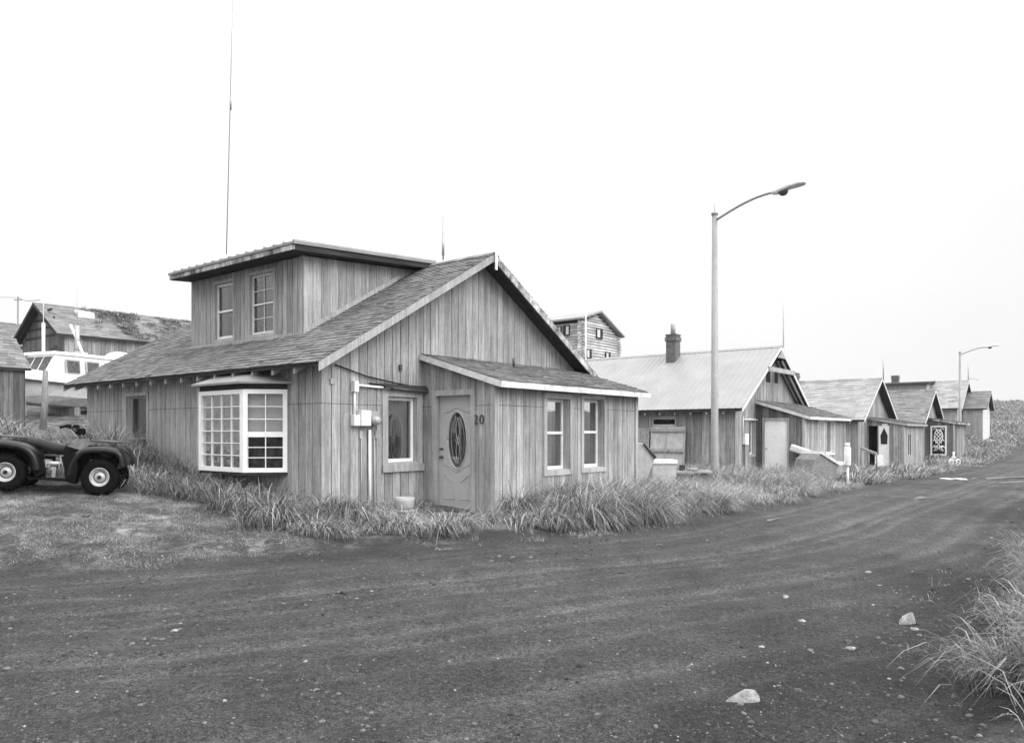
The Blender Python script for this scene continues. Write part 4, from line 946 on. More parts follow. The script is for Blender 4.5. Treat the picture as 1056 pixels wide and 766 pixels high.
# ================================================================ quad bike
def wheel(parent, x, y, r, w, side):
    m = MB(); R0 = r; ri = .152
    prof = [(ri,-w*.42), (ri+.03,-w*.5), (R0*.86,-w*.5), (R0*.97,-w*.40), (R0,-w*.15), (R0,w*.15), (R0*.97,w*.40), (R0*.86,w*.5), (ri+.03,w*.5), (ri,w*.42), (ri-.005,w*.2), (ri-.005,-w*.2)]
    m.lathe(prof, (0,0,0), (0,1,0), 36, closed=True)
    for i in range(26):      # tread lugs
        a = 2*math.pi*i/26
        for sg in (-1, 1):
            a2 = a+(.06 if sg > 0 else -.06)
            c = Vector((math.cos(a2)*(R0+.002), sg*w*.22, math.sin(a2)*(R0+.002))); t = Vector((-math.sin(a2), 0, math.cos(a2))); o = Vector((math.cos(a2), 0, math.sin(a2))); yv = Vector((0,1,0))
            d = (yv*sg*.9+t*.35).normalized(); e = d.cross(o)
            m.hexa([c-d*w*.26-e*.014-o*.012, c+d*w*.26-e*.014-o*.03, c+d*w*.26+e*.014-o*.03, c-d*w*.26+e*.014-o*.012, c-d*w*.26-e*.012+o*.014, c+d*w*.26-e*.012-o*.004, c+d*w*.26+e*.012-o*.004, c-d*w*.26+e*.012+o*.014])
    ty = m.build('tyre', 'rubber', parent); ty.location = (x, y, r)
    m = MB(); s = side
    m.lathe([(ri+.004,s*w*.36), (ri+.004,s*w*.43), (ri-.008,s*w*.44), (ri-.016,s*w*.36), (ri-.03,s*w*.22), (.10,s*w*.16), (.075,s*w*.24), (.05,s*w*.25), (.045,s*w*.3), (0,s*w*.31)], (0,0,0), (0,1,0), 32)
    m.lathe([(ri-.004,-s*w*.4), (.05,-s*w*.1), (0,-s*w*.1)], (0,0,0), (0,1,0), 24)
    rm = m.build('rim', 'rimsteel', ty)
    m = MB()
    m.lathe([(.078,s*w*.205),(.098,s*w*.20),(.098,s*w*.21),(.078,s*w*.215)], (0,0,0), (0,1,0), 20, closed=True)
    for i in range(0):
        a = 2*math.pi*i/10; c = Vector((math.cos(a)*.088, s*w*.215, math.sin(a)*.088)); m.lathe([(.0,.0),(.013,0),(.013,.006),(0,.006)], c, (0,s,0), 8)
    m.build('lug_ring', 'dark', rm)
    m = MB(); m.lathe([(0,0),(.03,0),(.03,.04),(.02,.05),(0,.05)], (0,s*w*.3,0), (0,s,0), 12); m.build('hub_cap', 'dark', rm)
    return ty
atv = empty('quad_bike', (0,0,0), 0, 'muddy dark quad bike with steel rims parked on the grass by the house', 'quad bike')
for x in (-.70, .70):
    for sd_ in (-1, 1): wheel(atv, x, sd_*.40, .295, .21 if x > 0 else .24, sd_)
def arch(x0, r0, r1, a0, a1, y0, y1, n=14, thick=.02):
    """fender arch strip over a wheel; radius goes r0->r1; rounded outer edge"""
    m = MB(); rings = []
    for i in range(n+1):
        t = i/n; a = math.radians(a0+(a1-a0)*t); r = r0+(r1-r0)*t
        ca, sa = math.cos(a), math.sin(a); row = []
        for (yy, dr) in ((y0, .03), (y0*.5+y1*.5, .03), (y1*.92+y0*.08, .012), (y1, -.02), (y1+.01*np.sign(y1), -.085), (y1-.01*np.sign(y1), -.085), (y1-.02*np.sign(y1), -.04), (y0, -thick)):
            row.append((x0+ca*(r+dr), yy, .31+sa*(r+dr)))
        rings.append(row)
    m.loft(rings, closed=True, cap=True); return m
def fender(x0, prof, y0, y1):
    """moulded fender: a profile in side view swept outwards with a rolled lip"""
    m = MB(); sg = np.sign(y1); rings = []
    cxm, czm = x0, .30
    for px_, pz_ in prof:
        ox, oz = px_, pz_-.30; L = math.hypot(ox, oz); ux, uz = ox/L, oz/L
        rings.append([(x0+px_+ux*dr, yy, pz_+uz*dr) for yy, dr in ((y0,.02),((y0+y1)/2,.03),(y1*.9+y0*.1,.02),(y1,-.01),(y1+.012*sg,-.075),(y1-.006*sg,-.078),(y1-.02*sg,-.035),(y0,-.01))])
    m.loft(rings, closed=True, cap=True); return m
def smooth_prof(p, n=2):
    for _ in range(n):
        q = [p[0]]
        for a, b in zip(p[:-1], p[1:]): q += [(a[0]*.75+b[0]*.25, a[1]*.75+b[1]*.25), (a[0]*.25+b[0]*.75, a[1]*.25+b[1]*.75)]
        p = q+[p[-1]]
    return p
for sd_ in (-1, 1):
    fender(.70, smooth_prof([(-.50,.30),(-.47,.50),(-.38,.66),(-.26,.75),(.0,.775),(.20,.765),(.31,.71),(.36,.60),(.38,.50)]), sd_*.10, sd_*.52).build('front_fender', 'paint_dark', atv)
    fender(-.70, smooth_prof([(.50,.36),(.46,.54),(.36,.68),(.18,.76),(-.15,.775),(-.42,.75),(-.5,.60)]), sd_*.10, sd_*.56).build('rear_fender', 'paint_dark', atv)
    m = MB(); m.prism([(.20,.20),(.34,.16),(.36,.45),(.30,.66),(.10,.60),(.16,.42)], (0,sd_*.30,0), (1,0,0), (0,0,1), (0,sd_,0), .22); m.build('mud_guard', 'plastic', atv)
    m = MB(); m.prism([(-.24,.24),(-.16,.30),(-.22,.62),(-.45,.66),(-.34,.42)], (0,sd_*.28,0), (1,0,0), (0,0,1), (0,sd_,0), .22); m.build('rear_mud_guard', 'plastic', atv)
    m = MB(); m.prism([(.36,.42),(.88,.42),(.95,.62),(.86,.78),(.45,.80),(.28,.62)], (0,sd_*.10,0), (1,0,0), (0,0,1), (0,sd_,0), .12); m.build('inner_panel', 'plastic', atv); m = MB(); m.prism([(-1.1,.45),(-.36,.42),(-.3,.62),(-.45,.76),(-1.1,.76)], (0,sd_*.10,0), (1,0,0), (0,0,1), (0,sd_,0), .12)
    m.build('inner_panel', 'plastic', atv)
    m = MB(); m.box(-.36,.34,min(sd_*.3,sd_*.52),max(sd_*.3,sd_*.52),.20,.235); m.build('foot_board', 'plastic', atv)
# centre body: rear deck, tank, front cowl
def body(prof, mat, name, nseg=8):
    """prof: list of (x, z_bottom, z_top, half width)"""
    m = MB(); rings = []
    for x, zb, zt, w in prof:
        rings.append([(x,-w,zb),(x,-w,zb+(zt-zb)*.6),(x,-w*.75,zt-(zt-zb)*.1),(x,-w*.35,zt),(x,w*.35,zt),(x,w*.75,zt-(zt-zb)*.1),(x,w,zb+(zt-zb)*.6),(x,w,zb)])
    m.loft(rings, closed=True, cap=True); return m.build(name, mat, atv)
body([(-1.12,.60,.70,.16),(-1.05,.60,.75,.2),(-.6,.6,.76,.2),(-.3,.55,.70,.17)], 'paint_dark', 'rear_deck')
body([(-.80,.74,.80,.13),(-.7,.74,.86,.16),(-.35,.70,.85,.16),(-.12,.64,.79,.14),(.02,.62,.77,.12),(.14,.66,.84,.1),(.2,.7,.86,.06)], 'seat', 'seat')
body([(-.1,.48,.60,.1),(.05,.50,.76,.15),(.22,.54,.88,.17),(.42,.6,.88,.17),(.62,.62,.84,.2),(.78,.6,.80,.22)], 'plastic', 'fuel_tank')
body([(.52,.55,.83,.22),(.70,.55,.845,.3),(.82,.52,.80,.28),(.89,.46,.72,.24),(.92,.44,.62,.2)], 'paint_dark', 'front_cowl')
m = MB()
for sd_ in (-1, 1): m.prism([(.10,.76),(.34,.70),(.56,.74),(.66,.84),(.36,.90),(.2,.88)], (0,sd_*.172,0), (1,0,0), (0,0,1), (0,sd_,0), .012)
m.build('side_panel', 'dusty', atv)
m = MB()
m.box(-.2,.2,-.12,.12,.22,.42); m.lathe([(0,0),(.11,0),(.12,.03),(.12,.1),(.1,.12),(0,.12)], (.14,-.24,.34), (0,1,0), 18); m.lathe([(0,0),(.08,0),(.09,.02),(.09,.08),(0,.09)], (-.1,-.22,.36), (0,1,0), 16)
for i in range(6): m.box(-.07,.13,-.13,.13,.43+.03*i,.445+.03*i)
m.tube([(-.32,-.2,.42),(-.1,-.23,.46),(.1,-.22,.46)], .04, 8); m.tube([(.14,-.14,.58),(.22,-.16,.5),(.22,-.18,.34)], .025, 8)
for i in range(9): a = i*.7; m.tube([(-.2+.05*i,-.245,.30+.03*math.sin(a)),(-.17+.05*i,-.255,.44+.05*math.cos(a*1.7))], .009, 5)
m.box(-.24,-.12,-.25,-.13,.40,.52); m.box(.02,.12,-.24,-.12,.46,.60); m.box(-.08,-.02,-.26,-.2,.24,.40)
m.build('engine', 'galv', atv)
for sd_ in (-1, 1):
    m = MB(); c0 = Vector((.52, sd_*.30, .34)); c1 = Vector((.50, sd_*.16, .66)); m.tube([c0+(c1-c0)*(i/40)+Vector((math.cos(i*1.1)*.03, math.sin(i*1.1)*.03, 0)) for i in range(41)], .008, 5); m.build('coil_spring', 'rimsteel', atv)
m = MB()
for i, (a, b) in enumerate((((.26,-.1,1.0),(.3,-.16,.8)),((.26,.1,1.0),(.36,.12,.78)),((.3,0,1.02),(.42,-.06,.84)))): m.tube([a, ((a[0]+b[0])/2+.08,(a[1]+b[1])/2,(a[2]+b[2])/2+.02), b], .006, 5)
m.build('cable', 'plastic', atv)
m = MB()
for y in (-.13,.13): m.tube([(-.95,y,.5),(-.5,y,.46),(-.3,y,.2),(.35,y,.2),(.6,y,.42),(1.05,y,.5),(.5,y,.6),(-.3,y,.58)], .02, 8)
for x in (-.7,.7): m.tube([(x,-.4,.275),(x,.4,.275)], .028, 8)
for sd_ in (-1,1):
    m.tube([(.45,sd_*.12,.3),(.7,sd_*.36,.26),(.9,sd_*.12,.32)], .016, 6); m.tube([(.66,sd_*.3,.3),(.6,sd_*.14,.62)], .03, 8)
m.build('frame', 'steel_dark', atv)
m = MB(); m.tube([(.30,0,.80),(.20,0,1.02)], .025, 8)
m.tube([(.04,-.40,1.07),(.09,-.3,1.09),(.2,-.13,1.02),(.2,.13,1.02),(.09,.3,1.09),(.04,.40,1.07)], .014, 8)
hb = m.build('handlebar', 'steel_dark', atv)
for sd_ in (-1,1):
    m = MB(); m.tube([(.03,sd_*.41,1.068),(.09,sd_*.30,1.09)], .021, 8); m.build('grip', 'rubber', hb)
    m = MB(); m.tube([(.13,sd_*.24,1.09),(.16,sd_*.34,1.10),(.13,sd_*.42,1.08)], .007, 6); m.box(.08,.15,sd_*.24-.03,sd_*.24+.03,1.06,1.12); m.build('brake_lever', 'plastic', hb)
m = MB(); m.box(.18,.31,-.09,.09,.96,1.07); m.build('instrument_pod', 'plastic', hb, bevel=.02)
def rack(x0, x1, z, w, name):
    m = MB(); m.tube([(x0,-w,z),(x1,-w,z),(x1+.03,-w+.05,z-.01),(x1+.03,w-.05,z-.01),(x1,w,z),(x0,w,z),(x0-.02,w-.05,z),(x0-.02,-w+.05,z),(x0,-w,z)], .011, 8)
    for i in range(1, 6): x = x0+(x1-x0)*i/6; m.tube([(x,-w,z),(x,w,z)], .007, 6)
    for y in (-w*.6, 0, w*.6): m.tube([(x0,y,z+.005),(x1+.03,y,z+.002)], .007, 6)
    for x in (x0+.05, x1-.05):
        for y in (-w*.7,w*.7): m.tube([(x,y,z),(x,y*.8,z-.14)], .009, 6)
    return m.build(name, 'steel_dark', atv)
rack(.50, .88, .88, .32, 'front_rack'); rack(-1.18, -.58, .86, .36, 'rear_rack')
m = MB(); m.tube([(.8,-.2,.4),(.95,-.22,.45),(.97,-.2,.66),(.97,.2,.66),(.95,.22,.45),(.8,.2,.4)], .016, 8); m.build('bumper', 'steel_dark', atv)
for sd_ in (-1,1):
    m = MB(); m.lathe([(0,0),(.055,0),(.06,.02),(.04,.06),(0,.07)], (.89,sd_*.19,.66), (1,0,.1), 14); m.build('headlight', 'steel_dark', atv)
    m = MB(); m.box(.86,.92,sd_*.33-.04,sd_*.33+.04,.66,.71); m.build('side_reflector', 'plastic', atv)
ax_, ay_ = -7.42, 12.45
atv.location = (ax_, ay_, hz(ax_, ay_)-.015); atv.rotation_euler = (0, 0, math.radians(17)); atv.scale = (.94, .94, .98)
zf_ = hz(ax_+.7, ay_); zr_ = hz(ax_-.7, ay_); atv.rotation_euler[1] = -math.atan2(zf_-zr_, 1.4); atv.location[2] = (zf_+zr_)/2-.02

# ================================================================ boat on the hill
bt = empty('fishing_boat', (-21.55, 36.3, 0), 0, 'white cabin fishing boat with a grey hull resting on the grassy hill', 'boat')
# local +x = bow
def hull_ring(x, zk, zg, wg, wb):
    return [(x,0,zk),(x,-wb*.6,zk+.08),(x,-wb,zk+(zg-zk)*.4),(x,-wg,zg),(x,-wg+.06,zg),(x,0,zg-.02),(x,wg-.06,zg),(x,wg,zg),(x,wb,zk+(zg-zk)*.4),(x,wb*.6,zk+.08)]
HR = [(-5.5,0,1.15,1.25,1.15),(-3,0,1.15,1.38,1.25),(0,.0,1.2,1.4,1.22),(1.6,.08,1.28,1.2,.9),(2.7,.3,1.38,.75,.4),(3.4,.75,1.5,.22,.08)]
m = MB(); m.loft([hull_ring(*h) for h in HR], closed=True, cap=True, sm=False); hu = m.build('hull', 'boatgrey', bt)
m = MB()      # white topside band
rows = []
for x,zk,zg,wg,wb in HR: rows.append([(x,-wg-.02,zg-.12),(x,-wg-.03,zg+.28+.02*max(x,0)),(x,-wg+.05,zg+.3+.02*max(x,0)),(x,0,zg+.32),(x,wg-.05,zg+.3+.02*max(x,0)),(x,wg+.03,zg+.28+.02*max(x,0)),(x,wg+.02,zg-.12)])
m.loft(rows, closed=False); m.build('bulwark', 'boatwhite', bt)
m = MB()
for sd_ in (-1, 1): m.tube([(x, sd_*(wg+.04), zg-.14) for x,zk,zg,wg,wb in HR], .05, 6)
m.build('rub_rail', 'steel_dark', bt)
cb = MB(); zb0 = 1.45
cab_ = [(1.75,zb0,.9),(.95,zb0+1.02,.8)]
def crow(x, z0, z1, w, xt): return None
# cabin shell
xb0, xf0, xf1 = -4.6, 1.55, 1.0; w0, w1 = 1.12, 1.02; zt = zb0+1.0
cb.hexa([(xb0,-w0,zb0),(xf0,-w0*.85,zb0),(xf0,w0*.85,zb0),(xb0,w0,zb0),(xb0,-w1,zt),(xf1,-w1*.9,zt),(xf1,w1*.9,zt),(xb0,w1,zt)])
cab2 = cb.build('cabin', 'boatwhite', bt)
m = MB(); m.hexa([(xb0-.4,-w1-.12,zt+.002),(xf1+.2,-w1-.02,zt+.002),(xf1+.2,w1+.02,zt+.002),(xb0-.4,w1+.12,zt+.002),(xb0-.4,-w1-.08,zt+.12),(xf1+.12,-w1,zt+.14),(xf1+.12,w1,zt+.14),(xb0-.4,w1+.08,zt+.12)]); m.build('cabin_roof', 'boatwhite', cab2, bevel=.03)
def sidewin(x0, x1, z0, z1, sd_):
    m = MB(); y = lambda z: sd_*(w0-(w0-w1)*(z-zb0)/(zt-zb0)*.9+.012-.15*max(0, 0))
    m.hexa([(x0,y(z0)-.02,z0),(x1,y(z0)-.02,z0),(x1,y(z0)+.02,z0),(x0,y(z0)+.02,z0),(x0,y(z1)-.02,z1),(x1,y(z1)-.02,z1),(x1,y(z1)+.02,z1),(x0,y(z1)+.02,z1)]); w = m.build('window', 'trim', cab2)
    m = MB(); i = .07; m.hexa([(x0+i,y(z0)-.03,z0+i),(x1-i,y(z0)-.03,z0+i),(x1-i,y(z0)+.035,z0+i),(x0+i,y(z0)+.035,z0+i),(x0+i,y(z1)-.03,z1-i),(x1-i,y(z1)-.03,z1-i),(x1-i,y(z1)+.035,z1-i),(x0+i,y(z1)+.035,z1-i)]); m.build('pane', 'shade_pane', w)
for sd_ in (-1, 1):
    sidewin(-.15,.6,zb0+.12,zb0+.82,sd_); sidewin(-1.2,-.45,zb0+.12,zb0+.82,sd_); sidewin(-2.3,-1.5,zb0+.3,zb0+.82,sd_)
m = MB()
for j in range(3):
    y0, y1 = -.88+.6*j, -.88+.6*j+.52
    f = lambda z: xf0-(xf0-xf1)*(z-zb0)/(zt-zb0)+.012
    m.hexa([(f(zb0+.2)-.02,y0,zb0+.2),(f(zb0+.2)+.01,y0,zb0+.2),(f(zb0+.2)+.01,y1,zb0+.2),(f(zb0+.2)-.02,y1,zb0+.2),(f(zt-.1)-.02,y0,zt-.1),(f(zt-.1)+.01,y0,zt-.1),(f(zt-.1)+.01,y1,zt-.1),(f(zt-.1)-.02,y1,zt-.1)])
m.build('windshield', 'shade_pane', cab2)
m = MB(); m.tube([(.9,0,zt+.1),(.9,0,zt+1.5)], .07, 8); m.tube([(.9,0,zt+1.5),(.9,0,zt+4.2)], .018, 6); m.build('mast', 'boatwhite', bt)
m = MB(); m.tube([(-1.0,-.2,zt+.12),(-1.0,-.2,zt+1.65)], .11, 8); m.tube([(-1.0,-.2,zt+1.65),(-1.0,-.2,zt+3.4)], .02, 6); m.box(-1.35,-.65,-.5,.1,zt+.14,zt+.35); m.build('radar_mast', 'galv', bt)
m = MB(); m.tube([(-1.0,.25,zt+.15),(-1.0,-.65,zt+1.7)], .06, 8); m.build('boom', 'boatwhite', bt)
m = MB(); m.box(.05,.35,-.3,.1,zt+.15,zt+.4); m.lathe([(0,0),(.09,0),(.09,.15),(0,.2)], (.2,-.1,zt+.4), (0,0,1), 10); m.build('deck_light', 'trimdark', bt)
m = MB(); m.lathe([(.72,0),(.68,.16),(.5,.3),(.25,.37),(0,.4)], (-3.0,.3,zt+.12), (0,0,1), 20); m.build('canopy', 'boatwhite', bt)
for q_ in ((-3.8,-3.5,-.9,.9,-.35,.05),(-.3,0,-.9,.9,-.35,.05),(2.0,2.3,-.4,.4,-.35,.25)):
    m = MB(); m.box(*q_); m.build('keel_block', 'post', bt)
bt.rotation_euler = (0, 0, math.radians(248)); bt.location[2] = 2.76
m = MB(); m.tube([(0,0,-.4),(.02,0,1.2),(-.03,.02,2.35)], [.13,.12,.10], 10); o = m.build('mooring_post', 'post'); o.location = (W(44,400,30)[0], 30, hz(W(44,400,30)[0], 30)); o.rotation_euler = (0, math.radians(3), 0); tag(o, 'rough weathered wooden post standing in the grass in front of the boat', 'post')

# ================================================================ street lamps
def lamp():
    r = empty('street_lamp', (0,0,0), 0, '', 'street lamp', 'street lamps beside the dirt road')
    m = MB(); H = 7.65; m.tube([(0,0,-.3),(0,0,.3),(0,0,H)], [.115,.11,.075], 14); po = m.build('pole', 'lamp', r)
    m = MB(); m.box(-.17,.17,-.17,.17,.02,.06); m.build('base_plate', 'lamp', po)
    m = MB(); m.lathe([(.085,0),(.1,.02),(.1,.06),(.05,.09),(0,.1)], (0,0,H), (0,0,1), 14); m.tube([(0,0,H+.1),(0,0,H+.32)], .008, 6); m.build('pole_cap', 'lamp', po)
    m = MB(); pts = []
    for i in range(13):
        t = i/12; pts.append((0, -.05-t*1.62, H-.14+.46*math.sin(t*math.pi/2*.98)))
    m.tube(pts, [.035]*13, 8); ar = m.build('arm', 'lamp', r)
    y0, z0 = -1.62, H+.30
    m = MB(); rg = []
    for t, w, hb_, ht in ((0,.06,-.03,.06),(.12,.10,-.06,.10),(.3,.14,-.04,.13),(.55,.15,.02,.17),(.8,.13,.06,.17),(.93,.08,.06,.14),(.96,.02,.06,.1)):
        y = y0-t*.92; z = z0+.06*t
        rg.append([(-w,y,z+.02),(-w*.8,y,z+ht*.8),(0,y,z+ht),(w*.8,y,z+ht*.8),(w,y,z+.02),(w*.7,y,z+hb_),(-w*.7,y,z+hb_)])
    m.loft(rg, closed=True, cap=True); hd_ = m.build('lamp_head', 'white', ar)
    m = MB(); m.lathe([(.13,0),(.12,-.04),(.07,-.09),(0,-.1)], (0,y0-.3,z0-.02), (0,0,1), 16); m.build('lamp_lens', 'steel_dark', hd_)
    return r
l1 = lamp(); x, y, _ = W(737, 470, 21.4); l1.location = (x, y, hz(x, y)); l1.rotation_euler = (0, 0, ANG)
l1['label'] = 'tall galvanised street lamp standing in front of the metal-roofed house'
l2 = copy_tree(l1); x, y, _ = W(990, 470, 57.2); l2.location = (x, y, -.05); l2['label'] = 'distant street lamp rising beside the far end of the row'

# ================================================================ antennas, masts, utility pole
def rod(name, px_, yt, yb, D, r, label, cat='antenna', mat='galv', lean=0, z0=None, extra=None):
    x, y, zt_ = W(px_, yt, D); zb_ = W(px_, yb, D)[2] if z0 is None else z0
    return thin_rod(name, x, y, zb_, zt_, r, label, cat, extra, mat, (lean, 0))
def ball(m): m.tube([(.10,0,4.0),(.105,0,4.4)], .035, 8)
o = rod('whip_antenna', 233.5, -220, 262, 18.2, .0135, 'very tall thin whip antenna rising from the dormer roof past the top of the frame', 'antenna', lean=.28)
m = MB(); m.tube([(.105,0,3.45),(.112,0,3.8)], .022, 8); m.build('loading_coil', 'galv', o)
rod('roof_antenna', 457, 222, 268, 17.0, .018, 'short whip antenna at the top of the dormer roof of the near house', extra=lambda m: m.tube([(0,0,.1),(0,0,.55)], .03, 6))
rod('roof_antenna', 808, 284, 358, 28.4, .022, 'thin tall antenna at the gable peak of the metal-roofed house', mat='white_old')
rod('roof_antenna', 911, 369, 392, 40.8, .03, 'short mast at the gable peak of the third house')
rod('roof_antenna', 998.5, 373, 392, 64.8, .035, 'thin mast on the peak of the fifth house', extra=lambda m: m.tube([(0,0,.15),(.9,0,.05)], .03, 5))
def ub(m): m.tube([(-.9,0,8.6),(.9,0,8.6)], .07, 6)
x, y, zt_ = W(18.5, 306, 75); m = MB(); m.tube([(0,0,0),(0,0,zt_-6)], [.10,.07], 8); m.tube([(-.38,0,zt_-6.3),(.38,0,zt_-6.3)], .05, 6); up = m.build('utility_pole', 'post'); up.location = (x, y, 6); tag(up, 'small distant utility pole standing behind the left roofs', 'utility pole')
m = MB(); a = Vector(W(-60, 302, 75)); b = Vector(W(18.5, 307, 75)); c = Vector(W(41, 309.5, 46.)); 
m.tube([a, (a+b)/2-Vector((0,0,.15)), b], .02, 4); wi = m.build('power_line', 'plastic'); tag(wi, 'thin wire running to the distant utility pole from the left', 'power line')
m = MB(); m.tube([b, (b+c)/2-Vector((0,0,.2)), c], .02, 4); wi = m.build('power_line', 'plastic'); tag(wi, 'thin wire running from the distant utility pole to the mossy-roofed house', 'power line')

# ================================================================ things between the houses
def hloc(C, a, b): return (C[0]+.6225*a-.7826*b, C[1]+.7826*a+.6225*b)
# wooden gate panel leaning on the second house
def on_side(px_, D): return W(px_, 470, D)
gt = MB(); PL = MB()
q0 = h2.px('x', 705, 470, -.3); q1 = h2.px('x', 670, 470, -.3)
cr = empty('wooden_gate', (*hloc(C2, -.35, q0[0]), 0), ANG+math.pi/2, 'pale plywood gate with two battens leaning against the metal-roofed house', 'gate')
wdt = q1[0]-q0[0]; zt_, zb_ = h2.px('x', 700, 440, -.3)[1], h2.px('x', 700, 481, -.3)[1]
m = MB(); m.hexa([(0,0,-.2),(wdt,0,-.2),(wdt,.03,-.2),(0,.03,-.2),(0,-.2,zt_),(wdt,-.2,zt_),(wdt,-.17,zt_),(0,-.17,zt_)]); m.build('panel', 'ply', cr)
H_ = zt_+.2; yo = lambda z: -.2*(z+.2)/H_
for z in (zt_-.12, zt_-.85):
    m = MB(); m.box(-.03, wdt, yo(z)+.031, yo(z)+.09, z-.05, z+.06); m.build('batten', 'trim', cr)
for x_ in (-.03, wdt*.52): 
    m = MB(); m.hexa([(x_,yo(-.2)+.032,-.2),(x_+.06,yo(-.2)+.032,-.2),(x_+.06,yo(-.2)+.06,-.2),(x_,yo(-.2)+.06,-.2),(x_,yo(zt_)+.032,zt_),(x_+.06,yo(zt_)+.032,zt_),(x_+.06,yo(zt_)+.06,zt_),(x_,yo(zt_)+.06,zt_)]); m.build('stile', 'trim', cr)
q2 = h2.px('x', 650, 470, -.3)
m = MB(); zz_ = h2.px('x', 665, 441, -.3)[1]; m.hexa([(0,0,-.2),(1.5,0,-.2),(1.5,.03,-.2),(0,.03,-.2),(0,-.18,zz_),(1.5,-.18,zz_),(1.5,-.15,zz_),(0,-.15,zz_)]); o = m.build('plywood_sheet', 'siding2'); o.location = (*hloc(C2, -.35, q1[0]+.06), 0); o.rotation_euler = (0,0,ANG+math.pi/2); tag(o, 'grey plywood sheet leaning beside the pale gate', 'board')
# pale slanted hatch / skiff end near the porch corner
D_s = 18.3; x, y, z = W(655, 458, D_s)
def pol(name, pts, D, thick, mat, label, cat, back=.0, edge=None):
    """flat panel with its outline, standing at distance D, with thickness"""
    x0, y0, _ = W(pts[0][0], pts[0][1], D); m = MB(); P = [(W(a, b, D)[0]-x0, W(a, b, D)[2]) for a, b in pts]
    m.prism(P, (0,0,0), (1,0,0), (0,0,1), (0,1,0), thick)
    o = m.build(name, mat, bevel=.01); o.location = (x0, y0, 0); tag(o, label, cat)
    if edge:
        m = MB(); m.tube([(P[i][0], -.02, P[i][1]) for i in edge], .035, 6); m.build('edge_strip', 'steel_dark', o)
    return o
pol('fibreglass_hatch', [(650,457),(664,457),(676,472),(671,484),(664,502),(650,502)], D_s, .9, 'ply', 'pale angular fibreglass hatch standing against the corner of the near porch', 'hatch', edge=(1,2))
D_c = 19.3; x, y, _ = W(673, 476, D_c); x1 = W(697.5, 476, D_c)[0]; zt_ = W(0,475,D_c)[2]; zg = hz(x, y)
m = MB(); m.box(0, x1-x, 0, .6, -.3, zt_-zg-.09); o = m.build('crate', 'ply'); o.location = (x, y, zg); tag(o, 'wooden crate with a white lid half hidden in tall grass by the near porch', 'crate')
m = MB(); m.box(-.03, x1-x+.03, -.03, .63, zt_-zg-.088, zt_-zg+.02); m.build('lid', 'white_old', o, bevel=.02)
D_b = 20.3; x0, y, _ = W(697, 487, D_b); x1 = W(736, 487, D_b)[0]; zt_ = W(0,485.5,D_b)[2]; zg = hz(x0, y)
bn = empty('wooden_bench', (x0, y, zg), math.radians(6), 'low dark wooden bench in the tall grass at the foot of the street lamp', 'bench')
L_ = x1-x0; h_ = zt_-zg
m = MB(); m.box(0, L_, 0, .4, h_-.06, h_); m.build('seat', 'trim', bn)
for xa in (.12, L_-.2):
    m = MB(); m.box(xa, xa+.08, .05, .35, -.2, h_-.061); m.build('leg', 'steel_dark', bn)
m = MB(); m.box(.3, L_-.05, .15, .3, h_-.3, h_-.12); m.build('shelf_box', 'steel_dark', bn)
for i, (px_, w_, hh_, lb) in enumerate(((705, .16, .14, 'small dark tin at the left end of the bench'), (716, .3, .05, 'flat board offcut lying near the middle of the bench'))):
    xx = W(px_, 0, D_b)[0]-x0; m = MB(); m.lathe([(0,0),(w_/2,0),(w_/2,hh_),(w_/2*.9,hh_+.01),(0,hh_+.01)], (0,0,0), (0,0,1), 14)
    o = m.build('tin' if i == 0 else 'offcut', 'trimdark' if i == 0 else 'siding2'); o.location = (x0+xx, y+.18, zg+h_+.002); tag(o, lb, 'tin' if i == 0 else 'board')
# white tube beside the second house's door, white cylinder and slanted box
q = h2.px('x', 815, 461, A0-.25); q_ = h2.px('x', 828, 466, A0-.25)
p0 = Vector((*hloc(C2, A0-.22, q[0]), q[1])); p1 = Vector((*hloc(C2, A0-.22, -DP2-.25), q_[1]-.05))
m = MB(); m.beam(p0-p0, p1-p0, .2, .24); o = m.build('white_tube', 'white_old', bevel=.05); o.location = p0; tag(o, 'white tube fixed on a slant beside the pale door of the metal-roofed house', 'tube')
m = MB(); e_ = (p1-p0).normalized(); m.lathe([(0,0),(.13,0),(.13,.04),(0,.045)], tuple((p1-p0)), tuple(e_), 14); m.build('end_cap', 'galv', o)
D_k = 24.6
sl = empty('slanted_bin', (*W(834, 500, D_k)[:2], 0), math.radians(20), 'grey slanted bin with a white rim in front of the metal-roofed house porch', 'bin')
P_ = lambda a, b: (W(a, b, D_k)[0]-W(834,500,D_k)[0], W(a, b, D_k)[2])
poly = [P_(833,500), P_(866,502), P_(873,480), P_(850,468), P_(842,474)]
m = MB(); m.prism(poly, (0,0,0), (1,0,0), (0,0,1), (0,1,0), .9); m.build('body', 'bingrey', sl)
m = MB(); a, b = P_(850,467.5), P_(873,479.5); m.beam((a[0],.45,a[1]+.02), (b[0],.45,b[1]+.02), 1.0, .09); m.beam((b[0],.45,b[1]+.02), (b[0]+.3,.45,b[1]+.05), 1.0, .09); m.build('rim', 'fascia', sl)
x, y, zt_ = W(874, 460.5, D_k+.5); zg = W(0,480,D_k+.5)[2]
m = MB(); m.lathe([(0,0),(.10,0),(.105,.03),(.105,zt_-zg-.05),(.08,zt_-zg),(0,zt_-zg+.01)], (0,0,0), (0,0,1), 16); m.lathe([(.08,0),(.08,.08),(0,.1)], (0,0,zt_-zg+.03), (0,0,1), 12); m.tube([(0,0,zt_-zg),(0,0,zt_-zg+.04)], .03, 6); m.tube([(0,0,-zg-.3),(0,0,.0)], .05, 8); o = m.build('gas_cylinder', 'white_old'); o.location = (x, y, zg); tag(o, 'white upright cylinder with a small cap standing beside the grey slanted bin', 'cylinder')
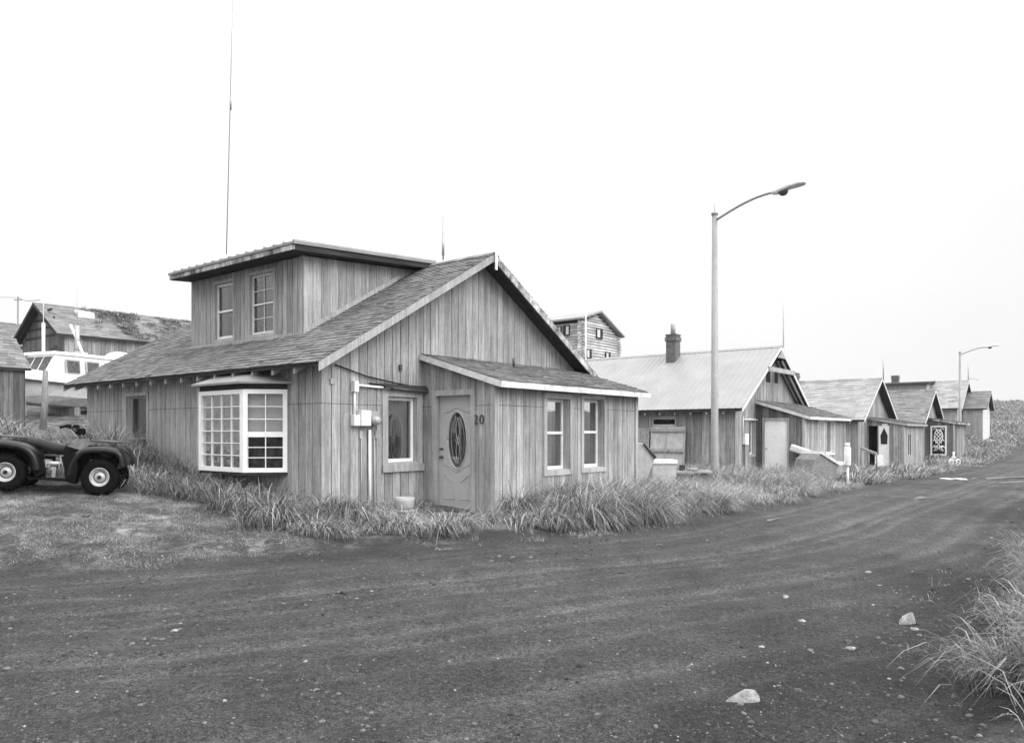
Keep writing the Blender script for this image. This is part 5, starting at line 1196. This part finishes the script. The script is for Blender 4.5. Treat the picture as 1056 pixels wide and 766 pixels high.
# things by the third house
D_3 = 36.5; x, y, _ = W(903, 478, D_3)
m = MB(); m.box(-.02, W(911,0,D_3)[0]-x, 0, .05, -.4, W(0,469,D_3)[2]); o = m.build('pale_board', 'white_old'); o.location = (x, y, 0); tag(o, 'pale board standing upright in front of the third house porch', 'board')
p = [W(888, 462, 37.6), W(904, 468, 36.2)]
m = MB(); m.beam((0,0,0), Vector(p[1])-Vector(p[0]), .08, .12)
for t in (0, .5, 1.): q = (Vector(p[1])-Vector(p[0]))*t; m.tube([q, (q[0], q[1], -p[0][2]-.3)], .04, 6)
o = m.build('hand_rail', 'siding2'); o.location = p[0]; tag(o, 'low wooden handrail leading to the third house porch', 'railing')
x, y, _ = W(905, 487, 33.5); st = MB(); zg = hz(x, y)
st.box(0, .9, 0, .35, -.1, .14); st.box(.08,.82,.36,.65,-.1,.28); o = st.build('doorstep', 'post'); o.location = (x, y, zg); o.rotation_euler = (0,0,.3); tag(o, 'low wooden doorstep in the dirt before the third house', 'step')
# child's tricycle near the fourth house
x, y, _ = W(984, 480, 42.)
zg = W(0, 483, 42.)[2]; tr = empty('tricycle', (x, y, hz(x,y)), .5, 'small white toy tricycle lying at the roadside before the fourth house', 'tricycle')
for xx, rr in ((-.38,.26),(.42,.26)):
    m = MB(); m.lathe([(rr,-.04),(rr,.04),(rr-.09,.04),(rr-.09,-.04)], (xx,0,rr), (0,1,.1), 20, closed=True); m.build('wheel', 'white_old', tr)
m = MB(); m.tube([(-.38,0,.26),(-.1,.0,.5),(.42,0,.26)], .045, 8); m.tube([(-.1,0,.5),(-.05,0,1.0)], .07, 8); m.build('frame', 'white_old', tr)
m = MB(); m.tube([(-.3,0,.62),(.15,0,.62)], .05, 8); m.build('handlebar', 'white', tr)
for a_, b_, w_, lb in ((976,492,.32,'flat white scrap lying on the dirt nearer the far houses, left piece'), (990,492.5,.38,'flat white scrap lying on the dirt nearer the far houses, right piece')):
    D = EYE/((b_-HY)/F)*1.08; x, y = (a_-CX)/F*D, D; m = MB(); m.prism([(-w_/2,-.3),(w_*.1,-.4),(w_/2,-.1),(w_*.3,.3),(-w_*.4,.25)], (0,0,0), (1,0,0), (0,1,0), (0,0,1), .04)
    o = m.build('litter_board', 'white_old'); o.location = (x, y, hz(x, y)+.015); tag(o, lb, 'scrap')
tr.scale = (.8, .8, .8)
# flower pot
x, y, _ = W(417, 520, 12.75); zg = hz(x, y); s_ = 12.75/F
zt_ = W(0, 512.5, 12.75)[2]; zb_ = W(0, 525, 12.75)[2]
m = MB(); r_ = 10.3*s_; m.lathe([(0,0),(r_*.8,0),(r_*.95,.05),(r_,.14),(r_*1.02,zt_-zb_),(r_*.92,zt_-zb_),(r_*.9,zt_-zb_-.04),(0,zt_-zb_-.05)], (0,0,0), (0,0,1), 28)
po = m.build('flower_pot', 'clay'); po.location = (x, y, zb_); tag(po, 'squat pale round pot standing on the ground below the small gable window', 'pot')
m = MB(); m.lathe([(0,-.05),(r_*.95,-.05),(r_*1.05,-.01),(r_*.7,-.001),(0,-.001)], (0,0,0), (0,0,1), 24); m.build('saucer', 'clay', po)
# door step of the near house
st = MB(); st.box(PA0-.55, PA0-.06, -DP+.1, -.55, -.1, .12); stp = st.build('doorstep', 'concrete', bevel=.02); stp.location = (C0[0], C0[1], .0); stp.rotation_euler = (0,0,ANG); tag(stp, 'low slab doorstep before the ornate front door of the near house', 'step')
# ================================================================ grass
def blades(name, roots, hgt, wid, lean_dir, lean, mat, label=None, droop=.5, seg=4, spread=None, cat=None, zoff=-.02, zs=None):
    """roots (N,2); each blade a curved tapering ribbon; lean_dir (N,2) unit; lean (N) 0..1"""
    n = len(roots); z0 = (height(roots[:, 0], roots[:, 1]) if zs is None else zs)+zoff
    t = np.linspace(0, 1, seg+1)[None, :]; h = hgt[:, None]; l = lean[:, None]
    th = l*(.55+1.3*t)*t          # bending angle grows along the blade
    th = np.minimum(th, 2.3)
    dt = 1/seg
    up = np.cumsum(np.cos(np.concatenate([np.zeros((n,1)), th[:, 1:]], 1))*h*dt, 1)-h*dt*1; up[:, 0] = 0
    ou = np.cumsum(np.sin(np.concatenate([np.zeros((n,1)), th[:, 1:]], 1))*h*dt, 1); ou[:, 0] = 0
    up = np.where(t > 0, up+h*dt*0, 0)
    cx_ = roots[:, 0][:, None]+lean_dir[:, 0][:, None]*ou; cy_ = roots[:, 1][:, None]+lean_dir[:, 1][:, None]*ou; cz = z0[:, None]+up
    ra = NR.random(n)*np.pi*2; sx = np.cos(ra)[:, None]; sy = np.sin(ra)[:, None]
    # width direction perpendicular to lean mostly
    px_ = -lean_dir[:, 1][:, None]*.8+sx*.5; py_ = lean_dir[:, 0][:, None]*.8+sy*.5
    w = wid[:, None]*.5*np.clip(1.05-t**2.2, .08, 1)*np.where(t == 0, .7, 1)
    L_ = np.stack([cx_-px_*w, cy_-py_*w, cz], -1); R_ = np.stack([cx_+px_*w, cy_+py_*w, cz], -1)
    co = np.stack([L_, R_], 2).reshape(n, -1, 3)      # n, 2*(seg+1), 3
    nv = 2*(seg+1); base = (np.arange(n)*nv)[:, None, None]
    q = np.array([[2*i, 2*i+1, 2*i+3, 2*i+2] for i in range(seg)])[None]
    fc = (base+q).reshape(-1)
    me = bpy.data.meshes.new(name); me.vertices.add(n*nv); me.vertices.foreach_set('co', co.astype(np.float32).ravel())
    me.loops.add(len(fc)); me.loops.foreach_set('vertex_index', fc.astype(np.int32)); me.polygons.add(n*seg)
    me.polygons.foreach_set('loop_start', np.arange(0, n*seg*4, 4, dtype=np.int32)); me.polygons.foreach_set('use_smooth', np.ones(n*seg, bool)); me.update(calc_edges=True)
    me.materials.append(M[mat]); o = bpy.data.objects.new(name, me); COL.objects.link(o); tag(o, label, cat, kind='stuff'); return o
def ab(a, b): return np.stack([C0[0]+U[0]*a+V[0]*b, C0[1]+U[1]*a+V[1]*b], -1)
def inhouse(p):
    r = p-C0; a = r@U; b = r@V
    m = (a > .0) & (a < 7.84) & (b > 0) & (b < 8.8) | (a > PA0-.02) & (a < PA1) & (b > -DP-.02) & (b <= 0)
    for C in (C2, C3, C4, C5):
        r = p-np.array(C); a = r@U; b = r@V
        m |= (a > 0) & (a < 6.82) & (b > 0) & (b < 9) | (a > 1.93) & (a < 6.8) & (b > -1.75) & (b <= 0)
    return m
def tufts(cent, per, rad, h, w, base_dir, bias, lean=(.6, 1.5), hv=.35):
    """clumps of radiating blades -> arrays"""
    n = len(cent); c = np.repeat(cent, per, 0); N = n*per
    a = NR.random(N)*2*np.pi; r = NR.random(N)**.5*rad; off = np.stack([np.cos(a)*r, np.sin(a)*r], -1)
    d = off/rad*1.2+NR.normal(0, .35, (N, 2))+np.asarray(base_dir)[None, :]*bias; d /= np.linalg.norm(d, axis=1)[:, None]+1e-6
    sz = np.repeat(NR.uniform(.5, 1.25, n)*np.clip(1+1.5*fbm(cent[:, 0]*.7, cent[:, 1]*.7, 3), .4, 1.55), per)
    hh = h*sz*NR.uniform(1-hv, 1+hv, N); ww = w*NR.uniform(.7, 1.3, N); le = NR.uniform(*lean, N)
    return c+off, hh, ww, d, le
def scatter(n, a0, a1, b0, b1, keep=None):
    p = ab(NR.uniform(a0, a1, n), NR.uniform(b0, b1, n))
    d = sdist(p[:, 0], p[:, 1]); k = ~inhouse(p)
    if keep is not None:
        r = p-C0; k &= keep(r@U, r@V, d, p)
    return p[k]
toroad = -V*.75+U*.1
# tall drooping grass between the near house and the road
def kA(a, b, d, p):
    w = fbm(p[:, 0]*.9, p[:, 1]*.9, 3)
    path = (a > PA0-1.15) & (a < PA0-.02) & (b > -1.75) & (b < -.35)
    band = d > .25+w*.7
    path2 = (np.abs(a-1.35-(-(b+1.7))*.15) < .5) & (b < -1.2) 
    return band & ~path & ~(path2 & (NR.random(len(a)) < .9))
cA = np.concatenate([scatter(620, 2.2, 7.9, -4.1, -DP-.05, kA), scatter(260, 0.1, 2.3, -4.0, -.1, kA)])
cA2 = scatter(1500, 7.4, 18.5, -4.2, 1.5, lambda a, b, d, p: (d > .2+fbm(p[:,0]*.9, p[:,1]*.9, 3)*.8) & ~((a > 17.2) & (b > -1)))
cA3 = scatter(500, -2.3, 1.0, -3.2, -.05, lambda a, b, d, p: (d > .5+fbm(p[:,0]*.9, p[:,1]*.9, 3)*.7) & (a+b*.2 > -1.3))
for nm, c, per, h, mt, lb in (('tall_grass', cA, 78, .56, 'grass', 'long drooping grass along the front of the near house'), ('tall_grass', cA3, 78, .50, 'grass', 'long drooping grass at the corner under the electric meter'), ('tall_grass', cA2, 62, .56, 'grass_pale', 'pale long grass between the two nearest houses and along the verge')):
    P_, h_, w_, d_, l_ = tufts(c, per, .21, h, .0098, toroad, .7, (.8, 2.0))
    rr_ = P_-C0; h_ = h_*np.where(((rr_@U) > .3) & ((rr_@U) < 2.5) & ((rr_@V) > -2.1), .32, 1.)*np.where(((rr_@U) > .6) & ((rr_@U) < 2.6) & ((rr_@V) <= -2.1), .6, 1.)
    k = ~inhouse(P_); blades(nm, P_[k], h_[k], w_[k], d_[k], l_[k], mt, lb)
def straw(c, per, L, w, lb, nm='dead_straw'):
    P_, h_, w_, d_, l_ = tufts(c, per, .34, L, w, (0, 0), 0, (1.1, 2.6), .5); k = ~inhouse(P_); blades(nm, P_[k], h_[k], w_[k], d_[k], l_[k], 'straw', lb, seg=4, zoff=.05)
straw(cA, 6, .42, .008, 'dead straw matted through the grass before the near house'); straw(cA2, 12, .5, .009, 'dead straw in the pale grass between the two nearest houses'); straw(cA3, 5, .36, .008, 'dead straw in the grass by the house corner')
# upright weeds under the bay window and along the side wall
cB = scatter(620, -1.7, -.05, -.3, 9.5, lambda a, b, d, p: (a > -1.45+fbm(p[:,0], p[:,1], 3)*.8-.0))
P_, h_, w_, d_, l_ = tufts(cB, 66, .22, .48, .0095, -U, .25, (.5, 1.6))
k = ~inhouse(P_); r_ = (P_-C0); bay_k = ~(((r_@U) > -.6) & ((r_@V) > .8) & ((r_@V) < 3.4) & (h_ > .5)); k &= bay_k; h_ = h_*np.where((r_@V) > 3.6, 1.5, .72)
blades('weeds', P_[k], h_[k], w_[k], d_[k], l_[k], 'grass_dark', 'tangled weeds along the side wall below the bay window')
straw(cB, 6, .4, .008, 'dead straw in the weeds by the side wall')
# weedy slope behind the quad bike up to the boat
X_ = NR.uniform(-27, -6.2, 16000); Y_ = NR.uniform(13.4, 38, 16000); p = np.stack([X_, Y_], -1); r_ = p-C0
k = (X_/Y_ > -.72) & (X_/Y_ < -.40) & ~inhouse(p) & ((r_@U) < .0) & ~((Y_ < 14.5) & (X_ > -6)); k &= NR.random(16000) < np.clip(1.35-(Y_-13)/60, .3, 1)
P_, h_, w_, d_, l_ = tufts(p[k], 16, .28, .50, .024, (.2, -.5), .4, (.5, 1.8))
blades('hillside_weeds', P_, h_, w_, d_, l_, 'grass', 'rough weeds on the slope behind the quad bike', seg=3)
# short worn turf with dry patches in the yard
X_ = NR.uniform(-11, -.5, 150000); Y_ = NR.uniform(8.5, 14.5, 150000); p = np.stack([X_, Y_], -1); d = sdist(X_, Y_); pn = fbm(X_*1.1, Y_*1.1, 4)
pn2 = fbm(X_*2.3+9, Y_*2.3, 3)
k = (d > -.1+pn*1.5) & (pn2 > .06-.22*NR.random(150000)) & ~inhouse(p) & (X_/Y_ > -.75)
p = p[k]; n = len(p); dd_ = NR.normal(0, 1, (n, 2)); dd_ /= np.linalg.norm(dd_, axis=1)[:, None]
blades('short_turf', p, NR.uniform(.03, .11, n), NR.uniform(.003, .006, n), dd_, NR.uniform(.9, 2.3, n), 'turf', 'short dry turf in worn patches in the yard', seg=2, zoff=-.004)
# sparse low growth along the verge foot
X_ = NR.uniform(0, 1, 16000)*20-3; B_ = NR.normal(.15, .22, 16000)
p = ab(X_, -3.85+B_+.0); d = sdist(p[:,0], p[:,1]); k = fbm(p[:,0]*1.5, p[:,1]*1.5, 3) > -.02; p = p[k & (d > -.5)]; n = len(p)
dd_ = NR.normal(0, 1, (n, 2)); dd_ /= np.linalg.norm(dd_, axis=1)[:, None]
blades('short_turf', p, NR.uniform(.03, .12, n), NR.uniform(.006, .012, n), dd_, NR.uniform(.5, 2., n), 'turf', 'low growth along the foot of the grassy verge', seg=2, zoff=-.004)
# right-hand verge
def kD(a, b, d, p): return (b < -9.42-.45*sst(-a, .8, 2.8)+fbm(p[:,0]*1.1, p[:,1]*1.1, 3)*.7)
cD = np.concatenate([scatter(2300, -3.3, 8, -12.5, -8.9, kD), scatter(700, 8, 40, -13, -8.9, kD)])
cD = cD[(cD[:, 1] > 3.7)]
P_, h_, w_, d_, l_ = tufts(cD, 58, .18, .35, .007, -U*.3+V*.4, .6, (.5, 1.7))
blades('roadside_grass', P_, h_, w_, d_, l_, 'grass_right', 'pale long grass clumps on the near right roadside', seg=5)
straw(cD, 7, .34, .006, 'dead straw in the roadside grass on the right')
# few small weeds on dirt in front of the right verge
cW = scatter(14, -2.5, 3, -9.3, -8.6, lambda a, b, d, p: p[:, 1] > 4.5)
P_, h_, w_, d_, l_ = tufts(cW, 9, .08, .10, .006, V*.3, .3, (.3, 1.4)); blades('small_weeds', P_, h_, w_, d_, l_, 'turf', 'small thin weeds sprouting in the dirt by the right roadside')
# verge by the third to fifth house, then the far hillside
cE = scatter(2600, 19, 50, -4.3, -.2, lambda a, b, d, p: (d > .1+fbm(p[:,0]*.5, p[:,1]*.5, 3)*1.2) & (b < -1.9))
cE = np.concatenate([cE, scatter(700, 24.2, 32, -3.8, 4, lambda a, b, d, p: d > .2)])
P_, h_, w_, d_, l_ = tufts(cE, 16, .25, .34, .026, toroad, .6, (.5, 1.7)); blades('verge_grass', P_, h_, w_, d_, l_, 'grass', 'grass along the verge before the farther houses', seg=3)
cF = scatter(15000, 49, 140, -3.8, 26, lambda a, b, d, p: (d > .3) & (NR.random(len(a)) < np.clip(1.5-(a-50)/70, .25, 1)))
P_, h_, w_, d_, l_ = tufts(cF, 9, .5, .42, .075, toroad, .3, (.5, 1.7)); blades('hill_grass', P_, h_, w_, d_, l_, 'grass_far', 'rough grass over the far hillside', seg=2)
# moss and grass on the roof of the back-row house
n = 900; yy = NR.uniform(2.2, 12, n); xx = NR.uniform(3.2, 6.45, n); kk = fbm(yy*.8, xx*.8, 3) > -.22+.3*(yy < 3.5)
yy, xx = yy[kk], xx[kk]; loc = Matrix.Rotation(A2, 3, 'Z'); n = len(yy)
wp = np.array([[*(loc @ Vector((x, y, 0)))[:2]] for x, y in zip(xx, yy)])+np.array([-30.4, 47.2])
P_, h_, w_, d_, l_ = tufts(wp, 26, .16, .2, .03, (0, -1), .2, (.6, 1.8))
zr = np.repeat(np.array([g1.roof(x)+.03 for x in xx]), 26)
blades('roof_moss', P_, h_, w_, d_, l_, 'grass_dark', 'clumps of moss and grass on the shingle roof of the long back-row house', seg=2, zs=zr, zoff=0)

# ================================================================ stones
def stone_mesh(mb, c, r, sq=(1,1,.6), n=0):
    t = (1+5**.5)/2
    vs = [(-1,t,0),(1,t,0),(-1,-t,0),(1,-t,0),(0,-1,t),(0,1,t),(0,-1,-t),(0,1,-t),(t,0,-1),(t,0,1),(-t,0,-1),(-t,0,1)]
    fs = [(0,11,5),(0,5,1),(0,1,7),(0,7,10),(0,10,11),(1,5,9),(5,11,4),(11,10,2),(10,7,6),(7,1,8),(3,9,4),(3,4,2),(3,2,6),(3,6,8),(3,8,9),(4,9,5),(2,4,11),(6,2,10),(8,6,7),(9,8,1)]
    rz = R.random()*6.28; b = len(mb.v)
    for v in vs:
        q = Vector(v).normalized()*r*R.uniform(.65, 1.2); q = Vector((q.x*sq[0], q.y*sq[1], q.z*sq[2]))
        q.rotate(Matrix.Rotation(rz, 3, 'Z')); mb.v.append((c[0]+q.x, c[1]+q.y, c[2]+q.z))
    for f in fs: mb.f.append(tuple(b+i for i in f)); mb.m.append(n); mb.sm.append(False)
mb = MB(); M['pebble'] = m_plain('pebble', .075, .9, .3, 20, .4, 90, isl=.7); M['pebble_pale'] = m_plain('pebble_pale', .2, .9, .2, 20, .4, 90, isl=.4)
N_ = 16000
for i in range(N_):
    D = 3.4*(14/3.4)**(R.random()**.8) if i < N_*.8 else R.uniform(8, 30); sx_ = R.uniform(-.72, .72); x, y = sx_*D, D
    if i > N_*.955:      # coarser stones thrown up along the road edges
        a_ = R.uniform(-6, 24); b_ = R.gauss(-4.35, .3) if R.random() < .6 else R.gauss(-8.8, .3); q_ = ab(np.array([a_]), np.array([b_]))[0]; x, y = float(q_[0]), float(q_[1])
    d = float(sdist(np.array([x]), np.array([y]))[0]) if False else None
    mb.v_count = 0; r = .003+.016*R.random()**8+.005*R.random()
    if R.random() < .005: r = R.uniform(.02, .034)
    if i > N_*.955: r = R.uniform(.012, .035)
    stone_mesh(mb, (x, y, 0), r, (1, R.uniform(.6,1), .55), 0 if R.random() < .93 else 1)
vv = np.array(mb.v).reshape(-1, 12, 3); cen = vv.mean(1); dS_ = sdist(cen[:, 0], cen[:, 1]); keep = (dS_ < .6)
hh_ = height(cen[:, 0], cen[:, 1]); vv[:, :, 2] += hh_[:, None]+.001
ff = np.array(mb.f).reshape(-1, 20, 3); mm = np.array(mb.m).reshape(-1, 20)
idx = np.where(keep)[0]; m2 = MB(); m2.v = [tuple(q) for q in vv[idx].reshape(-1, 3)]
remap = np.full(len(vv), -1); remap[idx] = np.arange(len(idx)); f2_ = ff[idx]-(idx*12)[:, None, None]+(np.arange(len(idx))*12)[:, None, None]
m2.f = [tuple(int(a) for a in f) for f in f2_.reshape(-1, 3)]; m2.m = [int(a) for a in mm[idx].reshape(-1)]; m2.sm = [False]*len(m2.f)
tag(m2.build('gravel', ['pebble', 'pebble_pale'], fix=False), 'loose gravel strewn over the dirt road', kind='stuff')
def rock(px_, py_, r, sq, label, mat='rock', nm='stone'):
    D = EYE/((py_-HY)/F); x, y = (px_-CX)/F*D, D; m = MB(); stone_mesh(m, (0,0,0), r, sq); 
    o = m.build(nm, mat, bevel=r*.12); sb = o.modifiers.new('s', 'SUBSURF'); sb.levels = sb.render_levels = 2; sb.subdivision_type = 'SIMPLE'
    tx = bpy.data.textures.new('rk', 'CLOUDS'); tx.noise_scale = r*.6; dp = o.modifiers.new('d', 'DISPLACE'); dp.texture = tx; dp.strength = r*.25
    o.location = (x, y, hz(x, y)+r*sq[2]*.2); tag(o, label, 'stone'); return o
M['rockpale'] = m_plain('rock_pale', .24, .9, .45, 14, .8, 50)
def slab(px_, py_, Lx, h, rz, label):
    D = EYE/((py_-HY)/F); x, y = (px_-CX)/F*D, D; m = MB()
    # wedge-shaped broken stone: low pointed left end, thicker right end with a sloping face
    sec = [(-.5,.03,.12,.0),(-.32,.13,.45,.03),(-.05,.2,.75,.05),(.2,.22,1.,.02),(.38,.2,.95,-.02),(.5,.1,.55,-.03)]
    rg = []
    for t, w, hh, oy in sec:
        w *= Lx*.9; z = hh*h; j = lambda: R.uniform(-.008, .008)
        rg.append([(t*Lx,oy*Lx-w+j(),-.02),(t*Lx+j(),oy*Lx-w*.95,z*.35+j()),(t*Lx+j(),oy*Lx-w*.35+j(),z+j()*.6),(t*Lx+j(),oy*Lx+w*.5+j(),z*.9+j()*.6),(t*Lx,oy*Lx+w+j(),z*.3),(t*Lx,oy*Lx+w,-.02)])
    m.loft(rg, closed=True, cap=True, sm=False); o = m.build('stone', 'rockpale', bevel=.006)
    o.location = (x, y, hz(x, y)-.018); o.rotation_euler = (0, 0, rz); tag(o, label, 'stone')
slab(764, 723, .225, .085, .25, 'large pale wedge-shaped stone lying in the foreground dirt')
slab(935, 639, .19, .11, .5, 'pale stone lying beside the right-hand grass clump')
for px_, py_, r, lb in ((827,641,.035,'small pale stone in mid road left of the stone by the grass'), (810,616,.04,'small dark stone on the road beyond the smaller pale ones'), (944,647,.035,'little pale stone just in front of the stone by the grass'), (907,604,.03,'small stone lying alone toward the right side of the road'), (676,688,.0,''), (729,558,.03,'lone small dark stone far out on the smooth road'), (877,671,.045,'flat brown stone sunk in the dirt between the two larger pale stones'), (785,665,.028,'tiny white stone near the middle of the road'), (895,590,.05,'low dark clod near the far end of the grass clump')):
    if r: rock(px_, py_, r, (1.2,.8,.5), lb, 'rockpale' if 'pale' in lb or 'white' in lb else 'rock')
# clod on turf by the quad bike
x, y, z = W(88, 527, 11.0); m = MB(); stone_mesh(m, (0,0,0), .055, (1,.8,.6)); o = m.build('stone', 'steel_dark'); o.location = (x, y, hz(x,y)+.02); tag(o, 'dark stone on the turf in front of the quad bike', 'stone')
# ================================================================ puddles
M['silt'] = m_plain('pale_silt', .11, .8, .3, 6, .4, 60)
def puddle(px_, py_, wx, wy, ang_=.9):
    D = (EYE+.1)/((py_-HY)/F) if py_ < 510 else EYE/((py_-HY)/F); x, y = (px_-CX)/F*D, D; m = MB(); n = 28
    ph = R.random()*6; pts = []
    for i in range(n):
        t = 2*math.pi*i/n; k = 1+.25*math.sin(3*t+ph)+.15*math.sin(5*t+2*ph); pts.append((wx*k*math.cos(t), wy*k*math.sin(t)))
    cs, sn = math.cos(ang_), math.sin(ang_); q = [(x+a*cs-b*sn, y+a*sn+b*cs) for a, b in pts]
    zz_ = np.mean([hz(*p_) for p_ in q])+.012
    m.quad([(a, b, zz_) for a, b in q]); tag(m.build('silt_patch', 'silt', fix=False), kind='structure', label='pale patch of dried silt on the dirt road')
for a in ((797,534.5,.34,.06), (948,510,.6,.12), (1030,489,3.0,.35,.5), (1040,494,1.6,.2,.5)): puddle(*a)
# ================================================================ haze
hm = bpy.data.materials.new('haze'); hm.use_nodes = True; nt = hm.node_tree; nt.nodes.clear()
ho = nt.nodes.new('ShaderNodeOutputMaterial'); hv = nt.nodes.new('ShaderNodeVolumePrincipled'); hv.inputs['Color'].default_value = (.95,.95,.95,1); hv.inputs['Density'].default_value = .0003; hv.inputs['Anisotropy'].default_value = .2
nt.links.new(hv.outputs[0], ho.inputs['Volume']); M['haze'] = hm
m = MB(); m.box(-1250, 1250, -1250, 1250, -30, 30); tag(m.build('haze', 'haze'), 'thin pale sea haze over the whole place', kind='stuff')
# ================================================================ camera, sky, sun
cd = bpy.data.cameras.new('camera'); cam = bpy.data.objects.new('camera', cd); COL.objects.link(cam)
cam.location = (0, 0, EYE); cam.rotation_euler = (math.pi/2, 0, 0)
cd.sensor_width = 36; cd.sensor_fit = 'HORIZONTAL'; cd.lens = 36*F/1056; cd.shift_y = (HY-383)/1056; cd.clip_end = 3000; cd.clip_start = .05
scene.camera = cam
wd = bpy.data.worlds.new('World'); scene.world = wd; wd.use_nodes = True; nt = wd.node_tree; nt.nodes.clear(); k = NB(nt)
out = k.n('ShaderNodeOutputWorld'); bg = k.n('ShaderNodeBackground'); k.link(bg.outputs[0], out.inputs[0])
sky = k.n('ShaderNodeTexSky'); sky.sky_type = 'NISHITA'; sky.sun_disc = False; sky.sun_elevation = math.radians(48); sky.sun_rotation = math.radians(125); sky.dust_density = 4; sky.air_density = 1
bw_ = k.n('ShaderNodeRGBToBW'); k.link(sky.outputs[0], bw_.inputs[0])
tc = k.n('ShaderNodeTexCoord'); sp = k.n('ShaderNodeSeparateXYZ'); k.link(tc.outputs['Generated'], sp.inputs[0])
z = k.math('MAXIMUM', sp.outputs[2], 0.)
low = k.math('MULTIPLY', k.math('ADD', k.math('MULTIPLY', z, .5), 1.), 9.2)
zen = k.rmap(z, .42, 1., 0., 26.); cie = k.math('ADD', low, zen)       # overcast layer, brightest overhead
cl = k.noise(tc.outputs['Generated'], 1.6, 3); cie = k.math('MULTIPLY', cie, k.rmap(cl, .3, .7, .95, 1.05))
dotv = k.math('SUBTRACT', k.math('MULTIPLY', sp.outputs[0], .8), k.math('MULTIPLY', sp.outputs[1], .6))     # unseen sky behind right boosted so gable walls outshine side walls
xs = k.math('MULTIPLY', k.rmap(sp.outputs[0], .2, .6, 1., .93), k.rmap(dotv, .08, 1., 1., 2.1)); cie = k.math('MULTIPLY', cie, xs)
tot = k.math('ADD', cie, k.math('MULTIPLY', bw_.outputs[0], .06))
k.grey(tot, bg.inputs[0]); bg.inputs[1].default_value = .1
sd = bpy.data.lights.new('sun', 'SUN'); so = bpy.data.objects.new('sun', sd); COL.objects.link(so)
sd.energy = 1.5; sd.angle = math.radians(30); sd.color = (1, 1, 1)
dv = Vector((.76, -.52, .62)).normalized(); so.rotation_euler = dv.to_track_quat('Z', 'Y').to_euler(); so.location = (0, 0, 40)
vs = scene.view_settings; vs.view_transform = 'Standard'; vs.look = 'None'; vs.gamma = 1; vs.exposure = 0; vs.use_curve_mapping = False
scene.render.engine = 'CYCLES'; scene.cycles.max_bounces = 6; scene.cycles.transparent_max_bounces = 12; scene.cycles.use_denoising = True
